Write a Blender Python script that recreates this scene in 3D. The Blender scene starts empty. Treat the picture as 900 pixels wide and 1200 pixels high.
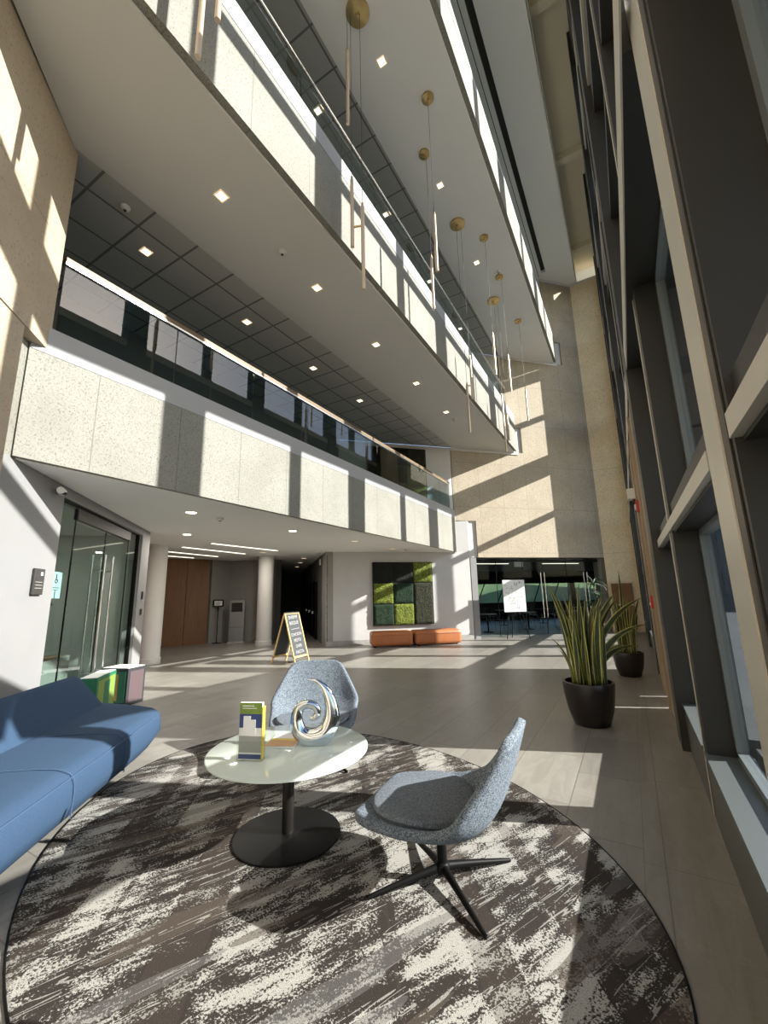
import bpy, bmesh, math, random
from mathutils import Vector, Matrix, noise
C = bpy.context.scene.collection
sc = bpy.context.scene
random.seed(7)
S2 = math.sqrt(.5)

# ---------------------------------------------------------------- camera
EYE = 1.6
yaw, pitch, roll = -.524291, .198244, -.0230178
fw = Vector((math.sin(yaw)*math.cos(pitch), math.cos(yaw)*math.cos(pitch), math.sin(pitch)))
rt = Vector((math.cos(yaw), -math.sin(yaw), 0)); up = rt.cross(fw)
r2 = math.cos(roll)*rt + math.sin(roll)*up
u2 = -math.sin(roll)*rt + math.cos(roll)*up
cd = bpy.data.cameras.new('camera'); cam = bpy.data.objects.new('camera', cd); C.objects.link(cam)
m = Matrix((r2, u2, -fw)).transposed().to_4x4(); m.translation = Vector((0, 0, EYE)); cam.matrix_world = m
cd.sensor_fit = 'VERTICAL'; cd.sensor_height = 36; cd.lens = 36*487.2/1200
cd.clip_start = .02; cd.clip_end = 500
sc.camera = cam

# ---------------------------------------------------------------- light
SUN = Vector((1.66, .63, 1.0)).normalized()
sd = bpy.data.lights.new('sun', 'SUN'); sun = bpy.data.objects.new('sun', sd); C.objects.link(sun)
sd.energy = 9.2; sd.color = (1, .952, .895); sd.angle = .0093
sun.rotation_euler = SUN.to_track_quat('Z', 'Y').to_euler(); sun.location = SUN*40
w = bpy.data.worlds.new('sky'); sc.world = w; w.use_nodes = True
nt = w.node_tree; nt.nodes.clear()
sky = nt.nodes.new('ShaderNodeTexSky'); sky.sky_type = 'NISHITA'; sky.sun_disc = False
sky.sun_elevation = math.asin(SUN.z); sky.sun_rotation = math.atan2(SUN.x, SUN.y)
bg = nt.nodes.new('ShaderNodeBackground'); bg.inputs[1].default_value = .17
wo = nt.nodes.new('ShaderNodeOutputWorld')
nt.links.new(sky.outputs[0], bg.inputs[0]); nt.links.new(bg.outputs[0], wo.inputs[0])
vs = sc.view_settings; vs.view_transform = 'Standard'; vs.look = 'None'; vs.gamma = 1; vs.use_curve_mapping = False
vs.exposure = 0.84
sc.cycles.max_bounces = 10; sc.cycles.diffuse_bounces = 6; sc.cycles.glossy_bounces = 5
sc.cycles.transparent_max_bounces = 24; sc.cycles.sample_clamp_indirect = 6; sc.cycles.use_denoising = True

# ---------------------------------------------------------------- materials
def mat(name, col, rough=.6, metal=0, spec=.5, emis=None, estr=0):
    M = bpy.data.materials.new(name); M.use_nodes = True
    b = M.node_tree.nodes['Principled BSDF']
    b.inputs['Base Color'].default_value = (*col, 1); b.inputs['Roughness'].default_value = rough
    b.inputs['Metallic'].default_value = metal; b.inputs['Specular IOR Level'].default_value = spec
    if emis: b.inputs['Emission Color'].default_value = (*emis, 1); b.inputs['Emission Strength'].default_value = estr
    return M
class G:
    """small node builder"""
    def __init__(s, M): s.M = M; s.t = M.node_tree; s.b = s.t.nodes['Principled BSDF']
    def n(s, typ, **kw):
        o = s.t.nodes.new(typ)
        for k, v in kw.items(): setattr(o, k, v)
        return o
    def l(s, a, b): s.t.links.new(a, b)
    def pos(s, rot=0, scale=(1, 1, 1), loc=(0, 0, 0)):
        tc = s.n('ShaderNodeTexCoord'); mp = s.n('ShaderNodeMapping')
        mp.inputs['Rotation'].default_value = (0, 0, rot); mp.inputs['Scale'].default_value = scale; mp.inputs['Location'].default_value = loc
        s.l(tc.outputs['Object'], mp.inputs['Vector']); return mp.outputs[0]
    def noise(s, vec, scale, detail=4, rough=.55, dist=0):
        o = s.n('ShaderNodeTexNoise'); o.inputs['Scale'].default_value = scale; o.inputs['Detail'].default_value = detail
        o.inputs['Roughness'].default_value = rough; o.inputs['Distortion'].default_value = dist
        s.l(vec, o.inputs['Vector']); return o.outputs['Fac']
    def ramp(s, fac, stops, interp='LINEAR'):
        o = s.n('ShaderNodeValToRGB'); cr = o.color_ramp; cr.interpolation = interp
        while len(cr.elements) < len(stops): cr.elements.new(.5)
        for e, (p, c) in zip(cr.elements, stops):
            e.position = p; e.color = (*c, 1) if len(c) == 3 else c
        s.l(fac, o.inputs[0]); return o.outputs[0]
    def mix(s, fac, a, b, mode='MIX'):
        o = s.n('ShaderNodeMix', data_type='RGBA', blend_type=mode)
        for i, v in ((0, fac), (6, a), (7, b)):
            if hasattr(v, 'links'): s.l(v, o.inputs[i])
            elif i == 0: o.inputs[0].default_value = v
            else: o.inputs[i].default_value = (*v, 1)
        return o.outputs[2]
    def math(s, op, a, b=0, c=None):
        o = s.n('ShaderNodeMath', operation=op)
        for i, v in enumerate((a, b, c)):
            if v is None: continue
            if hasattr(v, 'links'): s.l(v, o.inputs[i])
            else: o.inputs[i].default_value = v
        return o.outputs[0]
    def sep(s, vec):
        o = s.n('ShaderNodeSeparateXYZ'); s.l(vec, o.inputs[0]); return o.outputs
    def bump(s, h, strength=.3, dist=.01):
        o = s.n('ShaderNodeBump'); o.inputs['Strength'].default_value = strength; o.inputs['Distance'].default_value = dist
        s.l(h, o.inputs['Height']); s.l(o.outputs[0], s.b.inputs['Normal'])
    def color(s, c): s.l(c, s.b.inputs['Base Color'])
    def line(s, v, period, off, width):
        """1 on a thin line every period"""
        f = s.math('FRACT', s.math('DIVIDE', s.math('SUBTRACT', v, off), period))
        return s.math('LESS_THAN', f, width/period)

def noisy(name, col, rough=.6, amt=.08, scale=3, bump=0, bscale=80, metal=0):
    M = mat(name, col, rough, metal); g = G(M); v = g.pos()
    a = tuple(c*(1-amt) for c in col); b = tuple(min(1, c*(1+amt)) for c in col)
    g.color(g.ramp(g.noise(v, scale), [(.3, a), (.7, b)]))
    if bump: g.bump(g.noise(v, bscale, 3), bump, .004)
    return M

def stone(name, base, dark, light, pit, seam=None, pitscale=52, pitcut=.40, rows=None):
    """speckled limestone; seam=(axis mode, period, offset)"""
    M = mat(name, base, .75); g = G(M); v = g.pos()
    big = g.ramp(g.noise(v, 1.3, 5), [(.3, dark), (.7, light)])
    n1 = g.noise(v, pitscale, 5, .7, .3)
    p = g.ramp(n1, [(pitcut, (1, 1, 1)), (pitcut+.06, (0, 0, 0))])
    c = g.mix(p, big, pit)
    n2 = g.noise(v, 9, 4, .6, 1.2)
    c = g.mix(g.ramp(n2, [(.55, (0, 0, 0)), (.75, (.35, .35, .35))]), c, light)
    x, y, z = g.sep(v)
    if seam:
        mode, per, off = seam
        co = {'y': y, 'd': g.math('MULTIPLY', g.math('ADD', x, y), S2), 'e': g.math('MULTIPLY', g.math('SUBTRACT', x, y), S2), 'x': x}[mode]
        L = g.line(co, per, off, .012)
        c = g.mix(g.math('MULTIPLY', L, .6), c, tuple(q*.35 for q in base))
    if rows:
        L = g.line(z, rows[0], rows[1], .012)
        c = g.mix(g.math('MULTIPLY', L, .6), c, tuple(q*.35 for q in base))
    g.color(c); g.bump(n1, .35, .01)
    return M

M_ = {}
M_['fascia'] = stone('fascia_stone', (.228, .223, .19), (.205, .20, .17), (.252, .248, .215), (.125, .12, .10), ('y', 1.1, 2.88-.55))
M_['fascia_b'] = stone('fascia_stone_b', (.228, .223, .19), (.205, .20, .17), (.252, .248, .215), (.125, .12, .10), ('y', 1.08, .57))
M_['fascia_d'] = stone('fascia_stone_d', (.228, .223, .19), (.205, .20, .17), (.252, .248, .215), (.125, .12, .10))
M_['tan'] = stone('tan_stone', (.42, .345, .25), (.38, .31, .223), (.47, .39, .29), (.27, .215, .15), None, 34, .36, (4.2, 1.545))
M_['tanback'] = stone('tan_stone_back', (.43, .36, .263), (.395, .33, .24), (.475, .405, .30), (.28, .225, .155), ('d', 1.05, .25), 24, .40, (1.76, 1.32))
M_['tanlift'] = stone('tan_stone_shade_lift', (.86, .70, .45), (.80, .65, .41), (.92, .76, .52), (.58, .46, .29), None, 24, .40, (1.76*2, 3.07))  # end wall stone with its colour brightened, as this face lies in shade
M_['taupe'] = noisy('door_stone', (.36, .27, .18), .55, .15, 2)
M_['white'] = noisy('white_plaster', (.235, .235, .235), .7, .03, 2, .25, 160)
M_['whitelift'] = noisy('white_plaster_shade_lift', (.50, .49, .475), .7, .03, 2, .25, 160)  # same white plaster, paler to make up for the dim light on this wall
M_['cap'] = noisy('white_cap', (.30, .30, .305), .55, .01)
M_['paint'] = noisy('grey_white_paint', (.62, .60, .57), .7, .02)
M_['soffit'] = noisy('soffit_paint', (.62, .61, .57), .8, .02, .5)
M_['lobbyceil'] = noisy('lobby_ceiling', (.84, .83, .80), .8, .02, .5)
M_['soffitlift'] = noisy('soffit_paint_shade_lift', (.86, .86, .82), .8, .02, .5)  # same soffit paint, made paler to offset the weaker light higher up
M_['roof'] = noisy('roof_paint', (.84, .83, .77), .8, .02, .5)
M_['beige'] = noisy('beige_paint', (.72, .67, .52), .8, .03, .5)
M_['dark'] = noisy('dark_metal', (.017, .017, .0155), .45, .1, 2)
M_['dark2'] = noisy('dark_brown_metal', (.022, .018, .012), .4, .1, 2)
M_['silver'] = noisy('champagne_metal', (.60, .58, .51), .4, .05, 1.5, metal=.5)
M_['sill'] = noisy('sill_metal', (.13, .145, .145), .4, .03, 2, metal=.3)
M_['frame'] = noisy('window_frame_metal', (.13, .15, .155), .4, .03, 2)
M_['curb'] = noisy('curb_metal', (.085, .085, .075), .4, .05)
M_['chrome'] = mat('chrome', (.62, .68, .76), .04, 1)
M_['kiosksteel'] = mat('kiosk_steel', (.30, .30, .29), .35, .8)
M_['steel'] = mat('brushed_steel', (.72, .70, .67), .25, 1)
M_['black'] = noisy('black_powdercoat', (.005, .005, .005), .5, .1, 3)
M_['black'].node_tree.nodes['Principled BSDF'].inputs['Specular IOR Level'].default_value = .14
M_['blackgloss'] = mat('black_gloss', (.015, .013, .012), .25)
M_['brass'] = noisy('brass', (.55, .40, .18), .3, .08, 8, metal=1)
M_['tube'] = mat('frosted_tube', (.66, .52, .38), .35, .5)
M_['wood'] = M = mat('light_oak', (.16, .10, .052), .5); g = G(M); v = g.pos(0, (6, 1.2, 6))
g.color(g.ramp(g.noise(v, 5, 5, .6, 1), [(.3, (.125, .075, .033)), (.7, (.19, .12, .06))]))
M_['pine'] = noisy('pine', (.62, .40, .16), .5, .1, 12)
M_['panelwood'] = M = mat('walnut_panel', (.14, .055, .012), .45); g = G(M); v = g.pos(0, (8, 8, .6))
g.color(g.ramp(g.noise(v, 2, 4, .6, 1), [(.3, (.12, .047, .010)), (.7, (.19, .078, .019))]))
M_['red'] = mat('red_plastic', (.55, .03, .03), .4)
M_['whiteplastic'] = mat('white_plastic', (.8, .8, .78), .4)
M_['lamp'] = mat('lamp_glow', (.9, .85, .7), .5, emis=(1, .80, .55), estr=5)
M_['lamptrim'] = mat('lamp_trim', (.75, .6, .42), .4, emis=(1, .72, .45), estr=.35)
M_['strip'] = mat('strip_glow', (.9, .9, .8), .5, emis=(1, .93, .75), estr=1.1)
M_['darkroom'] = noisy('dark_grey_wall', (.13, .14, .15), .8, .05)
M_['loungewall'] = noisy('lounge_wall', (.5, .5, .48), .8, .03)
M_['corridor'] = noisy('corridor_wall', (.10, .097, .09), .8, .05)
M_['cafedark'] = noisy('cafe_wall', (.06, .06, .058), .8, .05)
M_['lobbywall'] = noisy('lobby_wall', (.27, .26, .24), .8, .03)
M_['base'] = noisy('grey_stone_base', (.33, .32, .30), .6, .15, 6)
M_['darkbase'] = noisy('dark_base', (.04, .04, .04), .6, .15, 6)
M_['soil'] = noisy('soil', (.16, .09, .05), .9, .3, 40)
M_['planter'] = noisy('planter_glaze', (.018, .013, .012), .3, .1, 6)
M_['leaf'] = noisy('leaf_green', (.035, .055, .018), .4, .35, 16)
M_['leafedge'] = noisy('leaf_edge_yellow', (.46, .45, .13), .4, .15, 20)
M_['leafdark'] = noisy('leaf_dark', (.035, .075, .03), .45, .2, 16)
M_['orange'] = noisy('orange_leather', (.40, .135, .045), .45, .08, 4, .1, 60)
M_['paper'] = mat('paper', (.85, .85, .82), .6)
M_['ink'] = mat('ink', (.03, .03, .035), .6)
M_['chalk'] = mat('chalk', (.34, .34, .33), .9)
M_['chalkboard'] = noisy('chalkboard', (.05, .055, .058), .8, .15, 9)
M_['green_a'] = mat('print_green', (.20, .30, .05), .5)
M_['blue_a'] = mat('print_blue', (.03, .06, .20), .5)
M_['yellow_a'] = mat('print_yellow', (.72, .55, .05), .5)
M_['grey_a'] = mat('print_grey', (.35, .36, .33), .5)
M_['orange_a'] = mat('print_orange', (.55, .28, .08), .5)
M_['greenbox'] = mat('print_dark_green', (.02, .16, .08), .5)
M_['pink_a'] = mat('print_pink', (.10, .07, .075), .5)
M_['teal'] = mat('sticker_teal', (.19, .36, .33), .5)
M_['plaque'] = mat('plaque_grey', (.045, .042, .04), .5, 0, .25)
M_['slot'] = mat('slot_black', (.03, .03, .025), .8)

def glass(name, tint, ior=1.45, rough=.0):
    M = bpy.data.materials.new(name); M.use_nodes = True; t = M.node_tree; t.nodes.clear()
    o = t.nodes.new('ShaderNodeOutputMaterial'); mx = t.nodes.new('ShaderNodeMixShader')
    f = t.nodes.new('ShaderNodeFresnel'); f.inputs[0].default_value = ior
    tr = t.nodes.new('ShaderNodeBsdfTransparent'); tr.inputs[0].default_value = (*tint, 1)
    gl = t.nodes.new('ShaderNodeBsdfGlossy'); gl.inputs['Roughness'].default_value = rough
    ge = t.nodes.new('ShaderNodeNewGeometry'); m1 = t.nodes.new('ShaderNodeMath'); m1.operation = 'SUBTRACT'; m1.inputs[0].default_value = 1
    m2 = t.nodes.new('ShaderNodeMath'); m2.operation = 'MULTIPLY'   # the pane's far face adds no mirror of its own
    t.links.new(ge.outputs['Backfacing'], m1.inputs[1]); t.links.new(m1.outputs[0], m2.inputs[0]); t.links.new(f.outputs[0], m2.inputs[1])
    t.links.new(m2.outputs[0], mx.inputs[0]); t.links.new(tr.outputs[0], mx.inputs[1]); t.links.new(gl.outputs[0], mx.inputs[2])
    t.links.new(mx.outputs[0], o.inputs[0]); return M
M_['glass'] = glass('window_glass', (.88, .895, .895))
M_['railglass'] = glass('rail_glass', (.62, .72, .75), 1.9)
M_['doorglass'] = glass('door_glass', (.80, .88, .86), 1.5)
M_['cafeglass'] = glass('cafe_glass', (.86, .90, .90), 1.22)
M_['acrylic'] = glass('acrylic', (.95, .96, .95), 1.4)
M = mat('table_glass', (.70, .78, .72), .06, 0, .6); M_['tableglass'] = M

def tiles():
    M = mat('floor_tile', (.25, .235, .21), .38); g = G(M); v = g.pos()
    x, y, z = g.sep(v)
    TW, X0 = .532, -.607
    row = g.math('FLOOR', g.math('DIVIDE', g.math('SUBTRACT', x, X0), TW))
    off = g.math('MULTIPLY', g.math('FRACT', g.math('MULTIPLY', row, .37)), 1.06)
    yy = g.math('ADD', y, off)
    Lx = g.line(x, TW, X0, .008); Ly = g.line(yy, 1.06, .2, .008)
    col = g.math('FLOOR', g.math('DIVIDE', g.math('SUBTRACT', yy, .2), 1.06))
    inner = g.math('LESS_THAN', x, -.127)
    band = g.math('MAXIMUM', g.math('LESS_THAN', g.math('ABSOLUTE', g.math('ADD', x, .127)), .0035),
                  g.math('MAXIMUM', g.math('LESS_THAN', g.math('ABSOLUTE', g.math('ADD', x, .015)), .0035),
                         g.line(y, 1.3, .63, .005)))
    L = g.math('ADD', g.math('MULTIPLY', g.math('MAXIMUM', Lx, Ly), inner), g.math('MULTIPLY', band, g.math('SUBTRACT', 1, inner)))
    rnd = g.n('ShaderNodeTexWhiteNoise', noise_dimensions='2D')
    cb = g.n('ShaderNodeCombineXYZ'); g.l(row, cb.inputs[0]); g.l(col, cb.inputs[1]); g.l(cb.outputs[0], rnd.inputs[0])
    sv = g.pos(0, (3.5, .7, 1))
    st = g.noise(sv, 2.2, 6, .62, 1.5)
    c = g.ramp(st, [(.25, (.19, .178, .155)), (.5, (.255, .24, .213)), (.75, (.31, .295, .265))])
    c = g.mix(g.math('MULTIPLY', rnd.outputs[0], .5), c, (.155, .145, .128))
    vn = g.noise(v, 1.1, 8, .7, 2.0)
    vein = g.math('LESS_THAN', g.math('ABSOLUTE', g.math('SUBTRACT', vn, .5)), .0035)
    c = g.mix(g.math('MULTIPLY', vein, .22), c, (.42, .38, .33))
    c = g.mix(g.math('MULTIPLY', L, .75), c, (.10, .095, .085))
    g.color(c)
    r = g.n('ShaderNodeMapRange'); r.inputs[3].default_value = .27; r.inputs[4].default_value = .45
    g.l(st, r.inputs[0]); g.l(r.outputs[0], g.b.inputs['Roughness'])
    return M
M_['tile'] = tiles()

def rug():
    M = mat('abrash_rug', (.2, .19, .17), .95, 0, .15); g = G(M)
    v = g.pos(math.radians(-38)); v1 = g.pos(math.radians(-20), (1, .28, 1)); v2 = g.pos(math.radians(70), (1, .22, 1))
    a = g.noise(v, 1.9, 3, .5, .6)
    b = g.noise(v1, 9.5, 6, .7, .8)
    c = g.noise(v2, 9, 6, .7, .5)
    d = g.noise(v, 95, 2, .6)
    s = g.math('MULTIPLY_ADD', a, .60, g.math('MULTIPLY_ADD', b, .72, g.math('MULTIPLY_ADD', c, .74, g.math('MULTIPLY', d, .60))))
    s = g.math('DIVIDE', s, 2.66)
    # straight sided bands of darker ground
    bands = []
    for rot, sc_, th, amt in ((-61, 1.3, .53, .026), (29, 1.2, .56, .018)):
        xx = g.sep(g.pos(math.radians(rot), (1, 1, 1)))[0]
        cb = g.n('ShaderNodeCombineXYZ'); g.l(xx, cb.inputs[0]); bn = g.noise(cb.outputs[0], sc_*2.2, 1, .5)
        s = g.math('SUBTRACT', s, g.math('MULTIPLY', g.math('GREATER_THAN', bn, th), amt)); bands.append(g.math('GREATER_THAN', bn, th+.03))
    col = g.ramp(s, [(.0, (.026, .022, .019)), (.486, (.030, .025, .021)), (.492, (.075, .07, .064)), (.503, (.115, .11, .10)), (.511, (.40, .39, .355)), (1, (.50, .49, .45))])
    col = g.mix(g.math('MULTIPLY', bands[0], .35), col, (.06, .042, .033))
    # long scratched cream lines and blocks of brown/grey ground
    e = g.noise(g.pos(math.radians(-22), (2.6, .35, 1)), 2.3, 2, .4)
    col = g.mix(g.math('MULTIPLY', g.math('GREATER_THAN', e, .60), .65), col, (.09, .07, .055))
    f = g.noise(g.pos(math.radians(62), (3.0, .3, 1)), 1.7, 2, .4)
    col = g.mix(g.math('MULTIPLY', g.math('GREATER_THAN', f, .63), .5), col, (.14, .135, .13))
    w1 = g.noise(g.pos(math.radians(-30), (1, .06, 1)), 8, 3, .6); brk = g.noise(v, 14, 4, .7)
    ln = g.math('MULTIPLY', g.math('LESS_THAN', g.math('ABSOLUTE', g.math('SUBTRACT', w1, .5)), .007), g.math('GREATER_THAN', brk, .45))
    col = g.mix(g.math('MULTIPLY', ln, .7), col, (.40, .39, .355))
    fine = g.noise(v, 260, 2, .5)
    col = g.mix(g.ramp(fine, [(.35, (.45, .45, .45)), (.6, (0, 0, 0))]), col, (.05, .045, .04))
    g.color(col); g.bump(fine, .6, .006)
    return M
M_['rug'] = rug()
def fabric(name, a, b, sc_=420, mid=.5, w_=.12):
    M = mat(name, a, .9, 0, .2); g = G(M); v = g.pos()
    n = g.noise(v, sc_, 3, .75); n2 = g.noise(v, 60, 3)
    g.color(g.ramp(g.math('MULTIPLY_ADD', n, .8, g.math('MULTIPLY', n2, .2)), [(mid-w_, a), (mid+w_, b)])); g.bump(n, .5, .003); return M
M_['tweed'] = fabric('blue_grey_tweed', (.04, .06, .09), (.25, .285, .32), 150, .5, .075)
M_['tweedseat'] = fabric('grey_seat_tweed', (.07, .085, .11), (.22, .25, .28), 170, .5, .09)
M_['denim'] = fabric('denim_blue', (.026, .052, .098), (.042, .078, .138), 300)
M_['moss1'] = M = mat('moss_dark', (.012, .04, .018), .95); g = G(M); v = g.pos(); n = g.noise(v, 26, 3); g.color(g.ramp(n, [(.4, (.003, .012, .006)), (.65, (.008, .034, .009))])); g.bump(n, 1, .03)
M_['moss2'] = M = mat('moss_lime', (.2, .26, .02), .95); g = G(M); v = g.pos(); n = g.noise(v, 26, 3); g.color(g.ramp(n, [(.4, (.05, .07, .006)), (.65, (.20, .24, .03))])); g.bump(n, 1, .03)
M_['moss3'] = M = mat('moss_olive', (.03, .035, .012), .95); g = G(M); v = g.pos(); n = g.noise(v, 26, 3); g.color(g.ramp(n, [(.4, (.010, .012, .005)), (.65, (.035, .036, .016))])); g.bump(n, 1, .03)
M_['moss4'] = M = mat('moss_blackgreen', (.008, .012, .006), .95); g = G(M); v = g.pos(); n = g.noise(v, 26, 3); g.color(g.ramp(n, [(.4, (.002, .003, .0015)), (.65, (.005, .008, .004))])); g.bump(n, 1, .02)
M_['lawn'] = M = mat('lawn', (.1, .18, .04), .9); g = G(M); v = g.pos(math.radians(45), (1, .15, 1)); g.color(g.ramp(g.noise(v, .5, 5), [(.35, (.035, .07, .018)), (.65, (.09, .13, .04))]))
M_['pave'] = noisy('outside_paving', (.045, .055, .06), .8, .15, .6)
M_['tileceil'] = M = mat('ceiling_tiles', (.4, .4, .37), .85); g = G(M); v = g.pos(); x, y, z = g.sep(v)
L = g.math('MAXIMUM', g.line(x, .70, -5.79-.0175, .035), g.line(y, .70, 2.077-.0175, .035))
g.color(g.mix(L, (.46, .455, .42), (.17, .165, .155)))

# ---------------------------------------------------------------- mesh helpers
def link(name, bm, m, parent=None, smooth=False, loc=None, rot=None):
    me = bpy.data.meshes.new(name); bmesh.ops.recalc_face_normals(bm, faces=bm.faces) if len(bm.faces) else None
    bm.to_mesh(me); bm.free()
    for mm in (m if isinstance(m, (list, tuple)) else [m]): me.materials.append(M_[mm] if isinstance(mm, str) else mm)
    if smooth:
        for p in me.polygons: p.use_smooth = True
        try: me.set_sharp_from_angle(angle=math.radians(50))
        except Exception: pass
    o = bpy.data.objects.new(name, me); C.objects.link(o)
    if parent: o.parent = parent
    if loc: o.location = loc
    if rot is not None: o.rotation_euler = (0, 0, rot)
    return o
def B(): return bmesh.new()
def box(bm, x0, x1, y0, y1, z0, z1, bev=0, M=None, mi=0):
    r = bmesh.ops.create_cube(bm, size=1); vs = r['verts']
    for v in vs: v.co = Vector(((x0+x1)/2+v.co.x*(x1-x0), (y0+y1)/2+v.co.y*(y1-y0), (z0+z1)/2+v.co.z*(z1-z0)))
    fs = {f for v in vs for f in v.link_faces}
    for f in fs: f.material_index = mi
    if bev:
        es = {e for f in fs for e in f.edges}
        r = bmesh.ops.bevel(bm, geom=list(es), offset=bev, segments=3, affect='EDGES', profile=.6)
        vs = list({v for f in r['faces'] for v in f.verts} | {v for v in vs if v.is_valid})
        for f in {f for v in vs for f in v.link_faces}: f.material_index = mi
    if M is not None:
        for v in vs: v.co = M @ v.co
    return bm
def prism(bm, pts, z0, z1):
    a = [bm.verts.new((x, y, z0)) for x, y in pts]; b = [bm.verts.new((x, y, z1)) for x, y in pts]
    n = len(pts); bm.faces.new(a[::-1]); bm.faces.new(b)
    for i in range(n): bm.faces.new((a[i], a[(i+1) % n], b[(i+1) % n], b[i]))
    return bm
def cyl(bm, p0, p1, r0, r1=None, seg=20, cap=True):
    p0 = Vector(p0); p1 = Vector(p1); r1 = r0 if r1 is None else r1
    q = (p1-p0).to_track_quat('Z', 'Y').to_matrix()
    A = []; Bv = []
    for i in range(seg):
        a = 2*math.pi*i/seg; d = q @ Vector((math.cos(a), math.sin(a), 0))
        A.append(bm.verts.new(p0+d*r0)); Bv.append(bm.verts.new(p1+d*r1))
    for i in range(seg): bm.faces.new((A[i], A[(i+1) % seg], Bv[(i+1) % seg], Bv[i]))
    if cap: bm.faces.new(A[::-1]); bm.faces.new(Bv)
    return bm
def lathe(bm, prof, seg=32, c=(0, 0, 0)):
    rings = []
    for r, z in prof:
        rings.append([bm.verts.new((c[0]+max(r, 1e-4)*math.cos(2*math.pi*i/seg), c[1]+max(r, 1e-4)*math.sin(2*math.pi*i/seg), c[2]+z)) for i in range(seg)])
    for a, b in zip(rings, rings[1:]):
        for i in range(seg): bm.faces.new((a[i], a[(i+1) % seg], b[(i+1) % seg], b[i]))
    bm.faces.new(rings[0][::-1]); bm.faces.new(rings[-1])
    return bm
def tube(bm, pts, rad, seg=10, sub=6):
    """swept tube through points with radii, catmull-rom"""
    P = [Vector(p) for p in pts]; R = list(rad) if hasattr(rad, '__len__') else [rad]*len(P)
    Q = []; RR = []
    for i in range(len(P)-1):
        a, b, c, d = P[max(i-1, 0)], P[i], P[i+1], P[min(i+2, len(P)-1)]
        for k in range(sub):
            t = k/sub
            Q.append(.5*((2*b)+(c-a)*t+(2*a-5*b+4*c-d)*t*t+(-a+3*b-3*c+d)*t**3)); RR.append(R[i]*(1-t)+R[i+1]*t)
    Q.append(P[-1]); RR.append(R[-1])
    rings = []; nrm = None
    for i, q in enumerate(Q):
        t = (Q[min(i+1, len(Q)-1)]-Q[max(i-1, 0)]).normalized()
        if nrm is None: nrm = t.orthogonal().normalized()
        nrm = (nrm - t*nrm.dot(t)).normalized(); bn = t.cross(nrm)
        rings.append([bm.verts.new(q+RR[i]*(nrm*math.cos(2*math.pi*k/seg)+bn*math.sin(2*math.pi*k/seg))) for k in range(seg)])
    for a, b in zip(rings, rings[1:]):
        for k in range(seg): bm.faces.new((a[k], a[(k+1) % seg], b[(k+1) % seg], b[k]))
    bm.faces.new(rings[0][::-1]); bm.faces.new(rings[-1]); return bm
def struct(name, bm, m, parent=None, smooth=False):
    o = link(name, bm, m, parent, smooth)
    if not parent: o['kind'] = 'structure'
    return o
def thing(name, label, cat, loc=(0, 0, 0), rot=0, group=None):
    o = bpy.data.objects.new(name, None); C.objects.link(o); o.location = loc; o.rotation_euler = (0, 0, rot); o.empty_display_size = .1
    o['label'] = label; o['category'] = cat
    if group: o['group'] = group
    return o
def tag(o, label, cat, group=None):
    o['label'] = label; o['category'] = cat
    if group: o['group'] = group
    return o
def copy_tree(o, parent=None):
    c = o.copy(); C.objects.link(c); c.parent = parent
    for ch in list(o.children): copy_tree(ch, c)
    return c
def text(name, s, size, m, parent, mtx, ext=.0008, align='CENTER'):
    cu = bpy.data.curves.new(name, 'FONT'); cu.body = s; cu.size = size; cu.extrude = ext; cu.align_x = align; cu.align_y = 'CENTER'
    t = bpy.data.objects.new('tmp', cu); C.objects.link(t)
    bpy.context.view_layer.update(); dg = bpy.context.evaluated_depsgraph_get()
    me = bpy.data.meshes.new_from_object(t.evaluated_get(dg)); bpy.data.objects.remove(t); bpy.data.curves.remove(cu)
    me.materials.clear(); me.materials.append(M_[m]); me.name = name
    o = bpy.data.objects.new(name, me); C.objects.link(o); o.parent = parent
    if mtx is not None: o.matrix_local = mtx
    return o
def frame(origin, xdir, updir):
    """matrix: local x along xdir, local y along updir, z = out"""
    x = Vector(xdir).normalized(); y = Vector(updir).normalized(); z = x.cross(y).normalized(); y = z.cross(x)
    m = Matrix((x, y, z)).transposed().to_4x4(); m.translation = Vector(origin); return m

# ================================================================ STRUCTURE
ROOF = 15.63
ZC, Z3, Z4 = 3.10, 7.155, 11.41          # soffits of the lobby, second and third gallery
X1, X2, X3 = -5.37, -3.33, -1.66         # outer faces of the three galleries
def PW(x): return (x, x+20.0)            # end wall plane, 45 degrees
def LW(x, c=-3.78): return (x, c-x)      # left wall plane, 45 degrees

# floor and outside ground
struct('floor', prism(B(), [(.5, -6), (.5, 35), (-24, 35), (-24, -6)], -.25, 0), 'tile')
struct('ground', prism(B(), [(.5, -60), (90, -60), (90, 90), (-70, 90), (-70, 35), (.5, 35)], -.3, -.12), 'pave')

bm = box(B(), 1.2, 60, 45, 60, -.2, 10.5)  # made-up building wing, added to cover the bright horizon behind the panes
for q in range(24):
    for r_ in range(3): box(bm, 2+q*2.4, 3.9+q*2.4, 44.9, 45.05, .8+r_*3.4, 3.0+r_*3.4)
struct('added_wing', bm, mat('added_wing_cladding', (.035, .055, .075), .35))

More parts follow.
